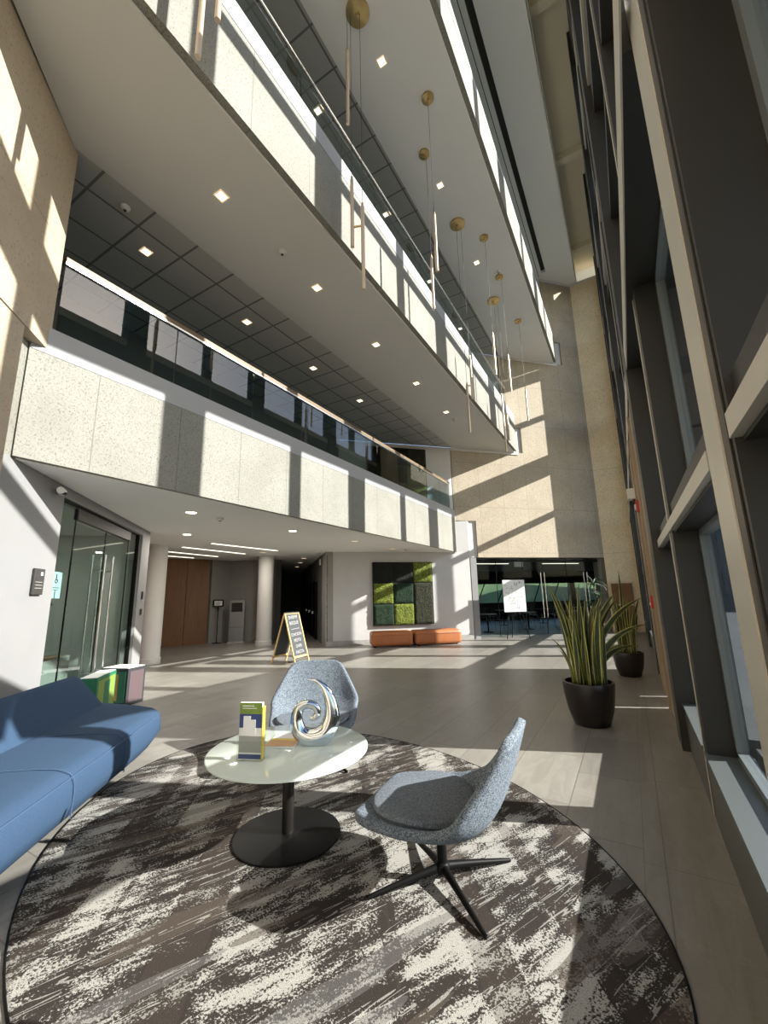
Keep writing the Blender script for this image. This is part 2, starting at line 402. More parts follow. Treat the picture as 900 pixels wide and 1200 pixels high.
# left wall (white plaster below, glazed door opening), its speckled band and the tan stone above
t = .22; n = Vector((-S2, -S2))
def wallseg(bm, p, q, z0, z1, thick=.22, side=-1):
    d = Vector((q[0]-p[0], q[1]-p[1])).normalized(); nn = Vector((-d.y, d.x))*thick*side*-1
    return prism(bm, [p, q, (q[0]+nn.x, q[1]+nn.y), (p[0]+nn.x, p[1]+nn.y)], z0, z1)
bm = B()
wallseg(bm, LW(.6), LW(-6.26), 0, ZC)
wallseg(bm, LW(-6.26), LW(-8.72), 2.96, ZC)
wallseg(bm, LW(-8.72), LW(-9.10), 0, ZC)
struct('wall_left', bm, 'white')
bm = B(); wallseg(bm, LW(-8.72), LW(-9.13, -3.775), 0, .12, -.012); struct('baseboard_left', bm, 'white')
bm = B(); wallseg(bm, LW(.6), LW(-5.46), ZC, 4.68); struct('trim_1', bm, 'fascia_d')
bm = B()
wallseg(bm, LW(.6, -3.60), LW(-5.09, -3.62), 0, 4.42, .17)
wallseg(bm, LW(.6, -3.60), LW(-5.40, -3.60), 4.42, ROOF, .17)
struct('wall_left.001', bm, 'tan')

# end wall at 45 degrees: white below and beside, tan stone face to the right
bm = B(); wallseg(bm, PW(-5.03), PW(-8.78), 0, ZC, .3, 1)
prism(bm, [PW(-5.03), (-5.03, 15.1), (-5.45, 15.1), (-5.45, 14.6)], ZC, 4.35)
struct('wall_back', bm, 'whitelift')
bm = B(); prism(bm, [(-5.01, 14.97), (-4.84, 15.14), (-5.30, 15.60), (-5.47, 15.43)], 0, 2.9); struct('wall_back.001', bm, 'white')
bm = B(); wallseg(bm, (-5.05, 14.95), (-8.78, 11.22), 0, .17, .015); struct('baseboard_back', bm, 'base')
bm = B()
for z0, z1 in ((4.7, Z3), (8.45, Z4), (12.7, ROOF)):
    x1 = {4.7: -5.42, 8.45: -3.75, 12.7: -1.95}[z0]
    wallseg(bm, PW(x1), PW(-9.2), z0, z1, .3, 1)
struct('wall_back.002', bm, 'paint')
def stonewall():
    bm = B()
    # tan stone in storeys, notched round the gallery ends
    wallseg(bm, PW(-.80), PW(-4.78), 2.92, 4.30, .35, 1)
    wallseg(bm, PW(-.80), PW(-5.40), 4.30, 7.155, .35, 1)
    wallseg(bm, PW(-.80), PW(-3.15), 7.155, 8.25, .35, 1)
    wallseg(bm, PW(-.80), PW(-3.72), 8.25, 11.41, .35, 1)
    wallseg(bm, PW(-.80), PW(-1.45), 11.41, 12.5, .35, 1)
    wallseg(bm, PW(-.80), PW(-1.93), 12.5, ROOF, .35, 1)
    return bm
struct('wall_back.003', stonewall(), 'tanback')
# light grey returns that pocket each gallery end
bm = B()
for x0, x1, z0, z1 in ((-4.78, -5.3, 2.92, 4.30), (-3.15, -3.7, 7.0, 8.25), (-1.45, -1.9, 11.3, 12.5)):
    a = PW(x0); b = PW(x1)
    prism(bm, [(a[0], a[1]+.09), (b[0], b[1]+.09), (b[0], b[1]+.5), (a[0], a[1]+.5)], z0, z1)
struct('trim_2', bm, 'paint')
bm = B(); box(bm, -.80, .9, 19.2, 19.5, 0, ROOF); struct('wall_back.004', bm, 'tanlift')
# thin white angles where each soffit meets the stone
bm = B()
for x0, x1, z in ((-3.33, -5.42, Z3), (-1.66, -3.72, Z4), (-.80, -1.95, ROOF)):
    wallseg(bm, PW(x0), PW(x1), z-.10, z-.005, .03, -1)
box(bm, -.80, .3, 19.14, 19.2, ROOF-.1, ROOF)
struct('trim_3', bm, 'paint')

# slabs: soffits, floors, fascias and caps of the galleries
lobby_poly = [(X1-.07, 1.67), (-9.1, 5.32), (-12.5, 4.2), (-17, 6), (-22, 14), (-22, 24.4), (-8.8, 11.25), (X1-.07, 14.60)]
struct('ceiling', prism(B(), lobby_poly, ZC, ZC+.2), 'lobbyceil')
struct('ceiling.001', prism(B(), [LW(-5.9, -3.99), LW(-9.0, -4.01), (-12.3, 1.8), (-9.3, -1.2)], 2.97, 3.2), 'loungewall')
struct('floor.001', prism(B(), [(X1-.1, 1.72), (-5.6, 1.5), (-9.0, -1.6), (-14, 1), (-16, 4.0), (X1-.1, 14.6)], ZC+.21, 4.40), 'corridor')
def gallery(i, X, Xi, zb, y0, y1, m, zcap0, zcap1, ydiag):
    bm = B(); prism(bm, [(X, y0), (X, y1), (X-.20, y1-.20), (X-.20, y0+.0)], zb+.012, zcap0); struct('trim_%d' % (3+i), bm, m)
    bm = B(); prism(bm, [(X+.006, y0), (X+.006, y1+.006), (X-.20, y1-.20), (X-.20, y0)], zcap0, zcap1); struct('trim_%d' % (6+i), bm, 'cap')
gallery(1, X1, 0, ZC, 1.62, 14.62, 'fascia', 4.36, 4.68, 0)
gallery(2, X2, 0, Z3+.03, -.10, 16.60, 'fascia_b', 8.45, 8.78, 0)
gallery(3, X3, 0, Z4+.03, -1.8, 18.25, 'fascia_b', 12.45, 12.72, 0)
def gpoly(X, x0=None): return [(X, -3.6-X+.0), (X, X+20), (-11.9, 8.1)]
# second gallery soffit: painted edge strip + tiled field
bm = prism(B(), [(X2-.10, -.1), (X2-.10, 16.55), (-5.33, 14.67), (-5.33, 1.73)], Z3, Z3+.25); struct('ceiling.002', bm, 'soffit')
bm = prism(B(), [(-5.33, 1.60), (-5.33, 14.67), (-16, 4.0), (-14, 1), (-9, -1.6)], Z3+.012, Z3+.25); struct('ceiling.003', bm, 'tileceil')
bm = prism(B(), [(X2-.2, .0), (X2-.2, 16.3), (-16, 3.9), (-14, 1), (-9, -1.6), (-5.5, 1.5)], Z3+.26, 8.5); struct('floor.002', bm, 'corridor')
bm = prism(B(), [(X3-.10, -1.9), (X3-.10, 18.2), (-3.62, 16.38), (-3.62, .02)], Z4, Z4+.25); struct('ceiling.004', bm, 'soffitlift')
bm = prism(B(), [(-3.62, .02), (-3.62, 16.38), (-16, 4.0), (-14, 1), (-9, -1.6), (-5.5, 1.5)], Z4+.012, Z4+.25); struct('ceiling.005', bm, 'tileceil')
bm = prism(B(), [(X3-.2, -1.8), (X3-.2, 18.1), (-16, 3.9), (-14, 1), (-9, -1.6), (-5.5, 1.5)], Z4+.26, 12.5); struct('floor.003', bm, 'corridor')
# roof soffit with a dark slot, higher cove along the glass with cross beams
bm = B(); prism(bm, [(-.50, -3.2), (-.50, 19.5), (-1.62, 18.38), (-1.62, -2.1)], ROOF, ROOF+.3)
prism(bm, [(-1.80, -1.9), (-1.80, 18.2), (-16, 4.0), (-14, 1), (-9, -1.6), (-5.5, 1.5)], ROOF, ROOF+.3)
prism(bm, [(-1.62, 17.7), (-1.62, 18.4), (-1.80, 18.2), (-1.80, 17.7)], ROOF, ROOF+.3)
struct('ceiling.006', bm, 'roof')
struct('ceiling.007', prism(B(), [(-1.60, -2.2), (-1.60, 17.8), (-1.82, 17.8), (-1.82, -2.0)], ROOF+.12, ROOF+.28), 'slot')
struct('ceiling.008', prism(B(), [(-.48, -4), (-.48, 19.5), (.9, 19.5), (.9, -6)], ROOF+.75, ROOF+.95), 'beige')
bm = B(); box(bm, -.52, -.48, -3.2, 19.3, ROOF, ROOF+.75)
for y in (4.5, 8.9, 13.35, 17.8): box(bm, -.48, .5, y-.12, y+.12, ROOF+.5, ROOF+.75)
struct('trim_10', bm, 'beige')
struct('roof', prism(B(), [(1.2, -7), (1.2, 21), (-17, 21), (-17, -7)], ROOF+.96, ROOF+1.1), 'roof')
bm = prism(B(), [(-1.93, -1.5), (-1.93, 17.9), (-1.95, 17.9), (-1.95, -1.5)], ROOF-.004, ROOF); struct('trim_11', bm, 'slot')

# lobby interior behind the columns
wd = [(-16.2, 6.6), (-14.30, 9.86), (-13.96, 10.56)]
bm = B(); wallseg(bm, wd[0], wd[1], 0, ZC, .2, 1); wallseg(bm, wd[1], wd[2], 0, ZC, .2, 1); struct('wall_lobby', bm, 'panelwood')
bm = B(); wallseg(bm, wd[2], (-13.95, 11.5), 0, ZC, .2, 1); wallseg(bm, (-13.95, 11.5), (-12.10, 12.25), 0, ZC, .2, 1); struct('wall_lobby.001', bm, 'lobbywall')
bm = B(); wallseg(bm, (-13.93, 10.6), (-13.93, 11.5), 0, .16, -.02, 1); wallseg(bm, (-13.93, 11.5), (-12.12, 12.23), 0, .16, -.02, 1); struct('baseboard_lobby', bm, 'darkbase')
bm = B(); wallseg(bm, (-9.4, 5.2), (-16.4, 6.6), 0, ZC, .2, -1); struct('wall_lobby.002', bm, 'panelwood')
# corridor
bm = B(); wallseg(bm, (-12.10, 12.25), (-19.5, 19.65), 0, ZC, .2, 1)
wallseg(bm, (-9.5, 11.9), (-17.8, 20.2), 0, ZC, .2, 1); wallseg(bm, (-17.4, 20.2), (-20.0, 17.6), 0, ZC, .2, -1)
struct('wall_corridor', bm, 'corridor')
bm = B(); wallseg(bm, (-8.79, 11.19), (-9.55, 11.95), 0, ZC, .25, 1); struct('wall_corridor.001', bm, 'lobbywall')
bm = B(); wallseg(bm, (-8.76, 11.22), (-9.05, 11.51), 0, ZC-.12, -.03, -1); struct('trim_12', bm, 'black')
# galleries' rear walls
bm = B()
for z0, z1, X in ((4.41, Z3, -8.6), (8.51, Z4, -7.2), (12.51, ROOF, -6.0)):
    wallseg(bm, (X, 20+X), (X, -1.6), z0, z1, .2, -1)
    wallseg(bm, (X, -1.6), (-5.5, 1.4), z0, z1, .2, -1)
struct('wall_gallery', bm, 'darkroom')
# room behind the glass doors
bm = B()
A, Bp = (-5.9, 1.9), (-9.05, 5.05)
wallseg(bm, (-9.3, -1.2), (-12.3, 1.8), 0, 3.0, .2, -1); wallseg(bm, (-6.1, 2.05), (-9.3, -1.2), 0, 3.0, .2, -1); wallseg(bm, (-12.3, 1.8), (-9.15, 4.95), 0, 3.0, .2, -1)
struct('wall_lounge', bm, 'loungewall')

# ---------------------------------------------------------------- curtain wall
XF, XG = .325, .49
ZB = [(.0, .45, 'curb'), (2.03, 2.25, 'dark'), (4.20, 4.45, 'dark'), (6.30, 6.42, 'dark'), (8.05, 8.75, 'dark'), (10.46, 10.57, 'dark'), (12.25, 12.62, 'dark'), (15.2, 16.5, 'dark')]
GL = [(.45, 2.03), (2.25, 4.2), (4.45, 6.30), (6.42, 8.05), (8.75, 10.46), (10.57, 12.25), (12.62, 15.2)]
bays = [(-5.5, 1.57), (1.97, 3.90), (4.10, 5.45), (5.97, 8.0), (8.2, 9.95), (10.5, 12.5), (12.7, 14.45), (15.05, 16.52), (16.70, 18.82)]
tanbays = (3, 4)
def yy(i, z0):
    y0, y1 = bays[i]
    if z0 >= 4.4 and i == 1: y1 = 3.42  # upper panes follow the fin that was shifted for its shadow
    if z0 >= 4.4 and i == 2: y0 = 3.60
    return y0, y1
for i, (y0, y1) in enumerate(bays):
    bm = B()
    for z0, z1, mm in ZB:
        if i in tanbays and z1 < 3: continue
        if mm == 'curb': continue
        a, b = yy(i, z0); box(bm, XF+.02, XG+(1.1 if z0 == 4.20 and i < 5 else .12), a-.02, b+.02, z0, z1)  # near bays: spandrel stretched outward as an unseen shelf, added to shade the sofa
    fr = struct('window_%d' % (i+1), bm, 'dark')
    bm = B(); f = B(); XG = .55 if i == 0 else .49
    for z0, z1 in GL:
        if i in tanbays and z0 < 4: continue
        y0, y1 = yy(i, z0)
        box(bm, XG+.03, XG+.045, y0, y1, z0, z1)
        for a, b, c, d in ((y0, y0+.045, z0, z1), (y1-.045, y1, z0, z1), (y0, y1, z0, z0+(.05 if z0 < 3 else .012)), (y0, y1, z1-(.04 if z0 < 3 else .012), z1)):
            box(f, XG, XG+.07, a, b, c, d)
    g_ = link('glass_pane', bm, 'glass', fr)
    link('window_frame', f, 'frame', fr); XG = .49
    y0, y1 = bays[i]
    if i not in tanbays:
        b2 = B(); box(b2, XF, XG+.1, y0-.02 if i != 1 else 1.5, y1+.05, 0, .43); link('curb', b2, 'curb', fr)
        b2 = B(); box(b2, XG+.11, XG+.3, y0, y1, 0, .53); link('sun_block_ledge', b2, 'curb', fr)  # unseen ledge added to hold sunlight off the floor beside the curb
        b2 = B(); box(b2, XF-.012, XG+.1, y0-.02, y1+.05, .43, .455); link('sill', b2, 'sill', fr)
# posts and fins
k = 20
def post(y0, y1, x0, x1, m='dark', z0=0, z1=16.4, name=None):
    global k
    k += 1
    return struct('trim_%d' % k, box(B(), x0, x1, y0, y1, z0, z1), m)
for (y0, y1) in ((1.69, 1.94),):
    post(1.57, y1, XF, XG+.3, 'dark'); post(y0, y1, XF-.012, XF-.001, 'silver'); post(1.61, 1.699, XF-.006, XF-.001, 'dark2')
post(5.45, 5.97, .26, XG+.03, 'dark')
post(9.95, 10.5, .27, XG+.05, 'dark'); post(14.45, 15.05, .27, XG+.05, 'dark'); post(18.82, 19.2, .30, XG+.1, 'dark')
for y0, y1 in ((3.9, 4.1), (8.0, 8.2), (12.5, 12.7), (16.52, 16.70)):
    z0 = 4.2 if y0 == 8.0 else 0
    zt = 4.4 if y0 == 3.9 else 16.4
    post(y0, y1, XF+.004, XG+.08, 'dark', z0, zt); post(y1-.03, y1, XF-.002, XF+.003, 'silver', z0, zt)  # thin silver strip stands in for the highlight along each fin edge
post(3.42, 3.60, XF+.004, XG+.08, 'dark', 4.4); post(3.57, 3.60, XF-.002, XF+.003, 'silver', 4.4)  # upper fin set apart from the lower one so its shadow misses the fascia
# silver transoms on the room face
for y0, y1 in ((-5.0, 1.57), (1.97, 5.45)): post(y0, y1, XF-.012, XF+.03, 'silver', 2.045, 2.125)
for z0, z1 in ((4.20, 4.45), (8.55, 8.75), (12.45, 12.62)):
    for y0, y1 in ((1.97 if z0 > 5 else 1.72, 5.45), (5.97, 9.95), (10.5, 14.45), (15.05, 18.82)):
      post(y0, y1, (.265 if z0 < 5 else XF-.012), (.275 if z0 < 5 else XF+.03), 'silver', z0, z1)
      if z0 < 5: post(max(y0, 1.98), y1, .2751, XF+.02, 'dark', z0, z1)
# tan clad pier wall between two posts
bm = B()
box(bm, .285, .62, 6.05, 7.22, 0, 4.2); box(bm, .285, .62, 7.22, 7.40, .62, 4.2); box(bm, .285, .62, 7.40, 7.95, 0, 4.2)
box(bm, .285, .62, 7.95, 8.12, .42, 4.2); box(bm, .285, .62, 8.12, 9.95, 0, 4.2)
box(bm, .255, .284, 7.05, 7.17, 0, 4.19); box(bm, .255, .284, 8.2, 8.3, 0, 4.19)
struct('wall_right', bm, 'taupe')

# ---------------------------------------------------------------- cafe behind the end wall glass
def P(c, s, d=0):   # point on the end-wall system: s along (1,1)/sqrt2 from X=-5, depth d behind (-1,1)
    return (-5+s*S2-d*S2+c, 15+s*S2+d*S2)
def Q(s, d): return (-5+s*S2-d*S2, 15+s*S2+d*S2)
DG = .35
bm = B(); prism(bm, [Q(.15, DG+.05), Q(.15, 10), Q(.0, 10), Q(.0, DG+.05)], 0, 2.92); box(bm, .40, .55, 19.5, 34.6, 0, 2.92)
z = 0
def backband(a, b, z0, z1): prism(bm, [Q(a, 9.8), Q(b, 9.8), Q(b, 10.0), Q(a, 10.0)], z0, z1)
backband(-.1, 17.3, 0, 1.0); backband(-.1, 17.3, 2.15, 2.92)
for a in (-.1, 4.0, 8.0, 12.0, 16.6): backband(a, a+.35, 1.0, 2.15)
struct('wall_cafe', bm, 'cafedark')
struct('ceiling.009', prism(B(), [Q(-.1, DG), Q(6.0, DG), (.45, 19.55), (.45, 34.9), Q(17.3, 10), Q(-.1, 10)], 2.921, 3.05), 'cafedark')
bm = B(); prism(bm, [Q(.1, DG), Q(5.9, DG), Q(5.9, DG+.015), Q(.1, DG+.015)], .0, 2.92)
cw = struct('window_10', bm, 'cafeglass')
bm = B()
for s in (1.2, 2.35, 3.25, 4.35, 5.25): prism(bm, [Q(s, DG-.004), Q(s+.012, DG-.004), Q(s+.012, DG+.02), Q(s, DG+.02)], 0, 2.92)
prism(bm, [Q(.1, DG-.01), Q(5.9, DG-.01), Q(5.9, DG+.03), Q(.1, DG+.03)], 2.78, 2.84)
link('window_frame', bm, 'black', cw)
bm = B(); prism(bm, [Q(5.9, .2), Q(6.25, .2), Q(6.25, .6), Q(5.9, .6)], 0, 2.92); struct('wall_cafe.001', bm, 'lobbywall')
bm = B()
for s in (1.2, 2.6, 5.2, 6.6, 9.2, 10.6, 13.2, 14.6):   # raked mullions of the far windows
    for q in range(1):
        a = Q(s, 9.86); b = Q(s+.55, 9.86)
        cyl(bm, (a[0], a[1], 1.0), (b[0], b[1], 2.15), .035, seg=6)
w11 = struct('window_11', bm, 'black'); link('glass_pane', prism(B(), [Q(-.1, 9.95), Q(17.3, 9.95), Q(17.3, 9.97), Q(-.1, 9.97)], 1.0, 2.15), 'cafeglass', w11)
# lawn bank outside
bm = B()
N = 24
grid = [[bm.verts.new((*Q(-26+i*3.0, 14+j*3.0), -.1+max(0, j-2)**1.1*.55+.15*math.sin(i*.7+j))) for i in range(N)] for j in range(N)]
for j in range(N-1):
    for i in range(N-1): bm.faces.new((grid[j][i], grid[j][i+1], grid[j+1][i+1], grid[j+1][i]))
o = link('lawn_bank', bm, 'lawn', smooth=True); o['kind'] = 'structure'

# ================================================================ THINGS
# columns
for (x, y, r, lab) in ((-11.12, 6.72, .28, 'thick round white column nearest the glass doors'), (-11.35, 10.98, .27, 'slimmer looking round white column beside the dark corridor, behind the chalkboard')):
    c = thing('column', lab, 'column', (x, y, 0), 0, 'round white lobby columns')
    link('shaft', lathe(B(), [(r, 0.0), (r, ZC-.06)], 48), 'paint', c, True)
    link('base_ring', lathe(B(), [(r+.02, 0), (r+.02, .14), (r+.005, .15)], 48), 'paint', c, True)
    link('collar', lathe(B(), [(r+.02, ZC-.06), (r+.02, ZC)], 48), 'paint', c, True)

# glass balustrades
def railing(X, z0, zr, y0, y1, label, wood, panels):
    t = thing('glass_balustrade', label, 'railing', (X, y0, z0), 0)
    L = y1-y0
    for a, b in zip(panels, panels[1:]):
        link('glass_panel', box(B(), -.007, .007, a-y0+.008, b-y0-.008, 0, zr-z0-.06), 'railglass', t)
    if wood:
        bm = box(B(), -.075, .03, 0, L, zr-z0-.04, zr-z0+.035, .008); link('handrail', bm, 'wood', t)
        link('rail_channel', box(B(), -.018, .032, 0, L, zr-z0-.07, zr-z0-.041), 'steel', t)
    else:
        bm = cyl(B(), (.03, 0, zr-z0), (.03, L, zr-z0), .024, seg=16); link('handrail', bm, 'steel', t, True)
        for q in range(int(L/1.4)): pass
    return t
railing(X1-.12, 4.68, 5.71, 1.86, 14.42, 'lowest glass balustrade with a pale wooden handrail above the speckled stone band', True, [1.86, 3.35, 4.85, 6.35, 7.85, 9.35, 10.85, 12.35, 13.5, 14.42])
railing(X2-.22, 8.78, 9.85, 0.1, 16.2, 'middle glass balustrade with a thin steel handrail on the second gallery', False, [.1, 1.6, 3.25, 4.9, 6.55, 8.2, 9.85, 11.5, 13.15, 14.8, 16.2])
railing(X3-.22, 12.72, 13.75, -1.3, 17.9, 'topmost glass balustrade with a thin steel handrail under the roof', False, [-1.3+i*1.6 for i in range(13)])

# ---- downlights
def downlight_sq(name='downlight'):
    t = thing(name, '', 'ceiling light')
    bm = B()
    for a, b, c, d in ((-.075, .075, -.075, -.055), (-.075, .075, .055, .075), (-.075, -.055, -.055, .055), (.055, .075, -.055, .055)): box(bm, a, b, c, d, -.012, .0)
    link('trim_ring', bm, 'lamptrim', t); link('lens', box(B(), -.055, .055, -.055, .055, -.006, -.001), 'lamp', t); return t
proto = None
def place_sq(x, y, z, label, group):
    global proto
    if proto is None: proto = downlight_sq(); o = proto
    else: o = copy_tree(proto)
    o.location = (x, y, z); o['label'] = label; o['group'] = group
ordn = ['nearest', 'second', 'third', 'fourth', 'fifth', 'sixth', 'farthest']
for i, y in enumerate((3.10, 5.19, 7.27, 9.34, 11.46)):
    place_sq(-4.31, y, Z3, 'square downlight in the plain soffit under the middle gallery, %s of five' % ordn[i if i < 4 else 6], 'square soffit downlights')
for i, y in enumerate((3.11, 5.20, 7.30, 9.38)):
    place_sq(-6.15, y, Z3+.012, 'square downlight in the grid ceiling over the lowest gallery, %s of four' % ordn[i if i < 3 else 6], 'square grid ceiling downlights')
for i, y in enumerate((5.25, 8.06, 10.89)):
    place_sq(-2.86, y, Z4, 'square downlight among the pendants high under the top gallery, %s of three' % ordn[i if i < 2 else 6], 'square top soffit downlights')
for i, y in enumerate((5.27, 8.06, 10.85, 13.68)):
    place_sq(-4.40, y, Z4+.012, 'square downlight seen past the steel handrail, %s of four' % ordn[i if i < 3 else 6], 'square upper gallery downlights')
# round lobby downlights
for i, (x, y, lab) in enumerate(((-6.45, 4.45, 'round recessed light nearest in the low lobby ceiling'), (-8.75, 5.97, 'round recessed light in front of the left column'),
     (-6.52, 7.08, 'round recessed light in the middle of the low ceiling edge'), (-6.45, 9.50, 'round recessed light above the left side of the moss panel'), (-6.6, 11.9, 'round recessed light above the orange bench'), (-10.4, 9.9, 'round recessed light between the two columns'))):
    t = thing('downlight', lab, 'ceiling light', (x, y, ZC), 0, 'round lobby downlights')
    link('trim_ring', lathe(B(), [(.105, -.01), (.105, 0)], 32), 'whiteplastic', t); link('lens', lathe(B(), [(.085, -.014), (.085, -.0101)], 32), 'lamptrim' if i > 2 else 'lamp', t)
    ld = bpy.data.lights.new('lamp_light', 'AREA'); ld.shape = 'DISK'; ld.size = .16; ld.energy = 20 if i not in (3, 4) else .5; ld.color = (1, .92, .82)
    lo = bpy.data.objects.new('lamp_light', ld); C.objects.link(lo); lo.parent = t; lo.location = (0, 0, -.03)
# linear lights
for i, (x0, y0, x1, y1) in enumerate(((-9.72, 7.4, -9.72, 9.85), (-11.0, 7.4, -11.2, 9.85), (-12.3, 7.4, -12.6, 9.85), (-13.5, 7.6, -13.6, 9.6))):
    m = Matrix.Translation(((x0+x1)/2, (y0+y1)/2, ZC)) @ Matrix.Rotation(math.atan2(y1-y0, x1-x0), 4, 'Z')
    L = math.hypot(x1-x0, y1-y0)
    o = link('linear_light', box(B(), -L/2, L/2, -.04, .04, -.012, -.001), 'strip'); o.matrix_world = m
    tag(o, 'slim recessed strip light over the lobby, %s from the glass doors' % ('first', 'second', 'third', 'fourth')[i], 'ceiling light', 'lobby strip lights')
# sprinklers, speakers, smoke sensors
for (x, y, z, lab) in ((-4.27, 4.26, Z3, 'small round smoke detector on the plain soffit between the first two downlights'), (-4.30, 12.1, Z3, 'small round smoke detector near the far end of the plain soffit'),
      (-2.39, 11.59, Z4, 'small round smoke detector by the last pendants'), (-9.22, 11.32, ZC, 'small dome camera at the corridor mouth'), (-6.51, 5.1, ZC, 'small square sensor beside the nearest lobby light'),
      (-6.3, 12.3, ZC, 'small ceiling sensor near the moss panel'), (-5.62, 2.5, Z3, 'faint round sensor in the nearest ceiling tile')):
    t = thing('smoke_detector', lab, 'smoke detector', (x, y, z))
    link('housing', lathe(B(), [(.03, -.055), (.055, -.04), (.065, -.012), (.065, 0)], 24), 'paint', t, True)
    link('sensor', lathe(B(), [(.018, -.066), (.022, -.055)], 16), 'plaque', t, True)
# camera on the left wall
t = thing('security_camera', 'white security camera on the wall above the glass doors', 'camera', (*LW(-6.12, -3.76), 2.98), math.radians(45))
link('mount', cyl(B(), (0, 0, 0), (.05, 0, 0), .04), 'whiteplastic', t, True)
link('body', cyl(B(), (.05, -.02, 0), (.10, -.20, -.02), .042), 'whiteplastic', t, True)
link('lens', cyl(B(), (.102, -.08, -.035), (.106, -.16, -.045), .02), 'black', t, True)

# ---- pendants
def pendant(x, y, r, tubes, label, cables):
    t = thing('pendant_light', label, 'pendant light', (x, y, Z4), 0, 'brass tube pendants')
    link('canopy', lathe(B(), [(r*.15, -.06), (r*.55, -.055), (r, -.045), (r, 0)], 40), 'brass', t, True)
    link('canopy_hub', lathe(B(), [(.02, -.10), (.03, -.061)], 16), 'brass', t, True)
    for (dx, dy, ztop) in cables:
        link('cable', cyl(B(), (dx, dy, -.05), (dx, dy, ztop-Z4), .0045, seg=6), 'plaque', t)
    for (dx, dy, zt, zb) in tubes:
        o = link('tube', cyl(B(), (dx, dy, zt-Z4), (dx, dy, zb-Z4), .028, seg=14), 'tube', t, True)
        link('end_cap', cyl(B(), (dx, dy, zt-Z4), (dx, dy, zt-Z4+.06), .016, seg=12), 'brass', o, True)
    if len(tubes) > 1:
        a, b = tubes[-2], tubes[-1]; zz = (max(a[3], b[3])+.35)-Z4
        link('bracket', cyl(B(), (a[0], a[1], zz), (b[0], b[1], zz), .014, seg=8), 'brass', t, True)
    return t
pendant(-2.88, 1.74, .2, [(-.02, 0, 8.2, 6.56), (.10, .09, 8.55, 7.05)], 'brass twin tube pendant hanging nearest, cut by the top of the picture', [(-.02, 0, 8.2), (.1, .09, 8.55)])
pendant(-2.87, 4.45, .2, [(-.16, -.08, 10.55, 9.01), (-.12, -.04, 7.94, 6.72), (.03, .02, 7.42, 5.97)], 'large brass pendant with one high tube and a low joined pair, left of the others', [(-.16, -.08, 10.55), (-.12, -.04, 7.94), (.03, .02, 7.42)])
pendant(-2.36, 6.22, .12, [(0, 0, 8.59, 7.37)], 'single tube pendant on the upper small brass canopy, right of the low pair', [(0, 0, 8.59)])
pendant(-2.88, 7.17, .12, [(.03, .03, 8.68, 7.42)], 'single tube pendant hanging just left of and below its neighbour', [(.03, .03, 8.68)])
pendant(-2.88, 9.30, .2, [(-.03, -.02, 6.67, 5.41), (.07, .05, 7.42, 6.30)], 'brass pendant with a large canopy and a low joined pair in mid gallery', [(-.03, -.02, 6.67), (.07, .05, 7.42)])
pendant(-2.40, 10.11, .12, [(.02, .01, 8.36, 7.19)], 'single tube pendant in front of the handrail end', [(.02, .01, 8.36)])
pendant(-2.43, 11.82, .12, [(.05, .02, 8.64, 7.47)], 'single bright tube pendant left of the farthest one', [(.05, .02, 8.64)])
pendant(-2.90, 12.80, .2, [(.02, 0, 7.89, 5.97), (.12, .07, 7.14, 6.35)], 'joined pair pendant before the end of the middle gallery', [(.02, 0, 7.89), (.12, .07, 7.14)])
pendant(-2.42, 14.37, .12, [(.02, .01, 8.64, 7.47)], 'farthest single tube pendant against the stone wall', [(.02, .01, 8.64)])

# ---- glass doors
DC = -3.88
t = thing('glass_door_pair', 'frameless glass double doors with tall steel pulls in the left wall', 'door', (*LW(-6.27, DC), 0), math.radians(135))
W = (8.71-6.27)*math.sqrt(2)
def leaf(a, b, z1, nm='door_leaf'): return link(nm, box(B(), a, b, -.006, .006, .02, z1), 'doorglass', t)
leaf(.02, .62, 2.94, 'side_light'); d1 = leaf(.635, 1.76, 2.72); d2 = leaf(1.775, 2.90, 2.72); leaf(2.915, W-.02, 2.94, 'side_light')
link('header', box(B(), .62, 2.92, -.03, .03, 2.76, 2.92), 'plaque', t)
bm = B(); box(bm, 0, W, -.04, .04, 2.94, 2.99); box(bm, 0, .02, -.04, .04, 0, 2.94); box(bm, W-.02, W, -.04, .04, 0, 2.94); box(bm, .62, .635, -.008, .008, 0, 2.9); box(bm, 1.762, 1.773, -.009, .009, 0, 2.74); box(bm, 2.902, 2.913, -.008, .008, 0, 2.9)
link('door_frame', bm, 'black', t)
for dl, x in ((d1, 1.60), (d2, 1.94)):
    for yy in (-.09, .09):
        bm = cyl(B(), (x, yy, .30), (x, yy, 2.35), .019); 
        for zz in (.52, 2.1): cyl(bm, (x, yy, zz), (x, 0, zz), .012)
        link('pull_handle', bm, 'steel', dl, True)
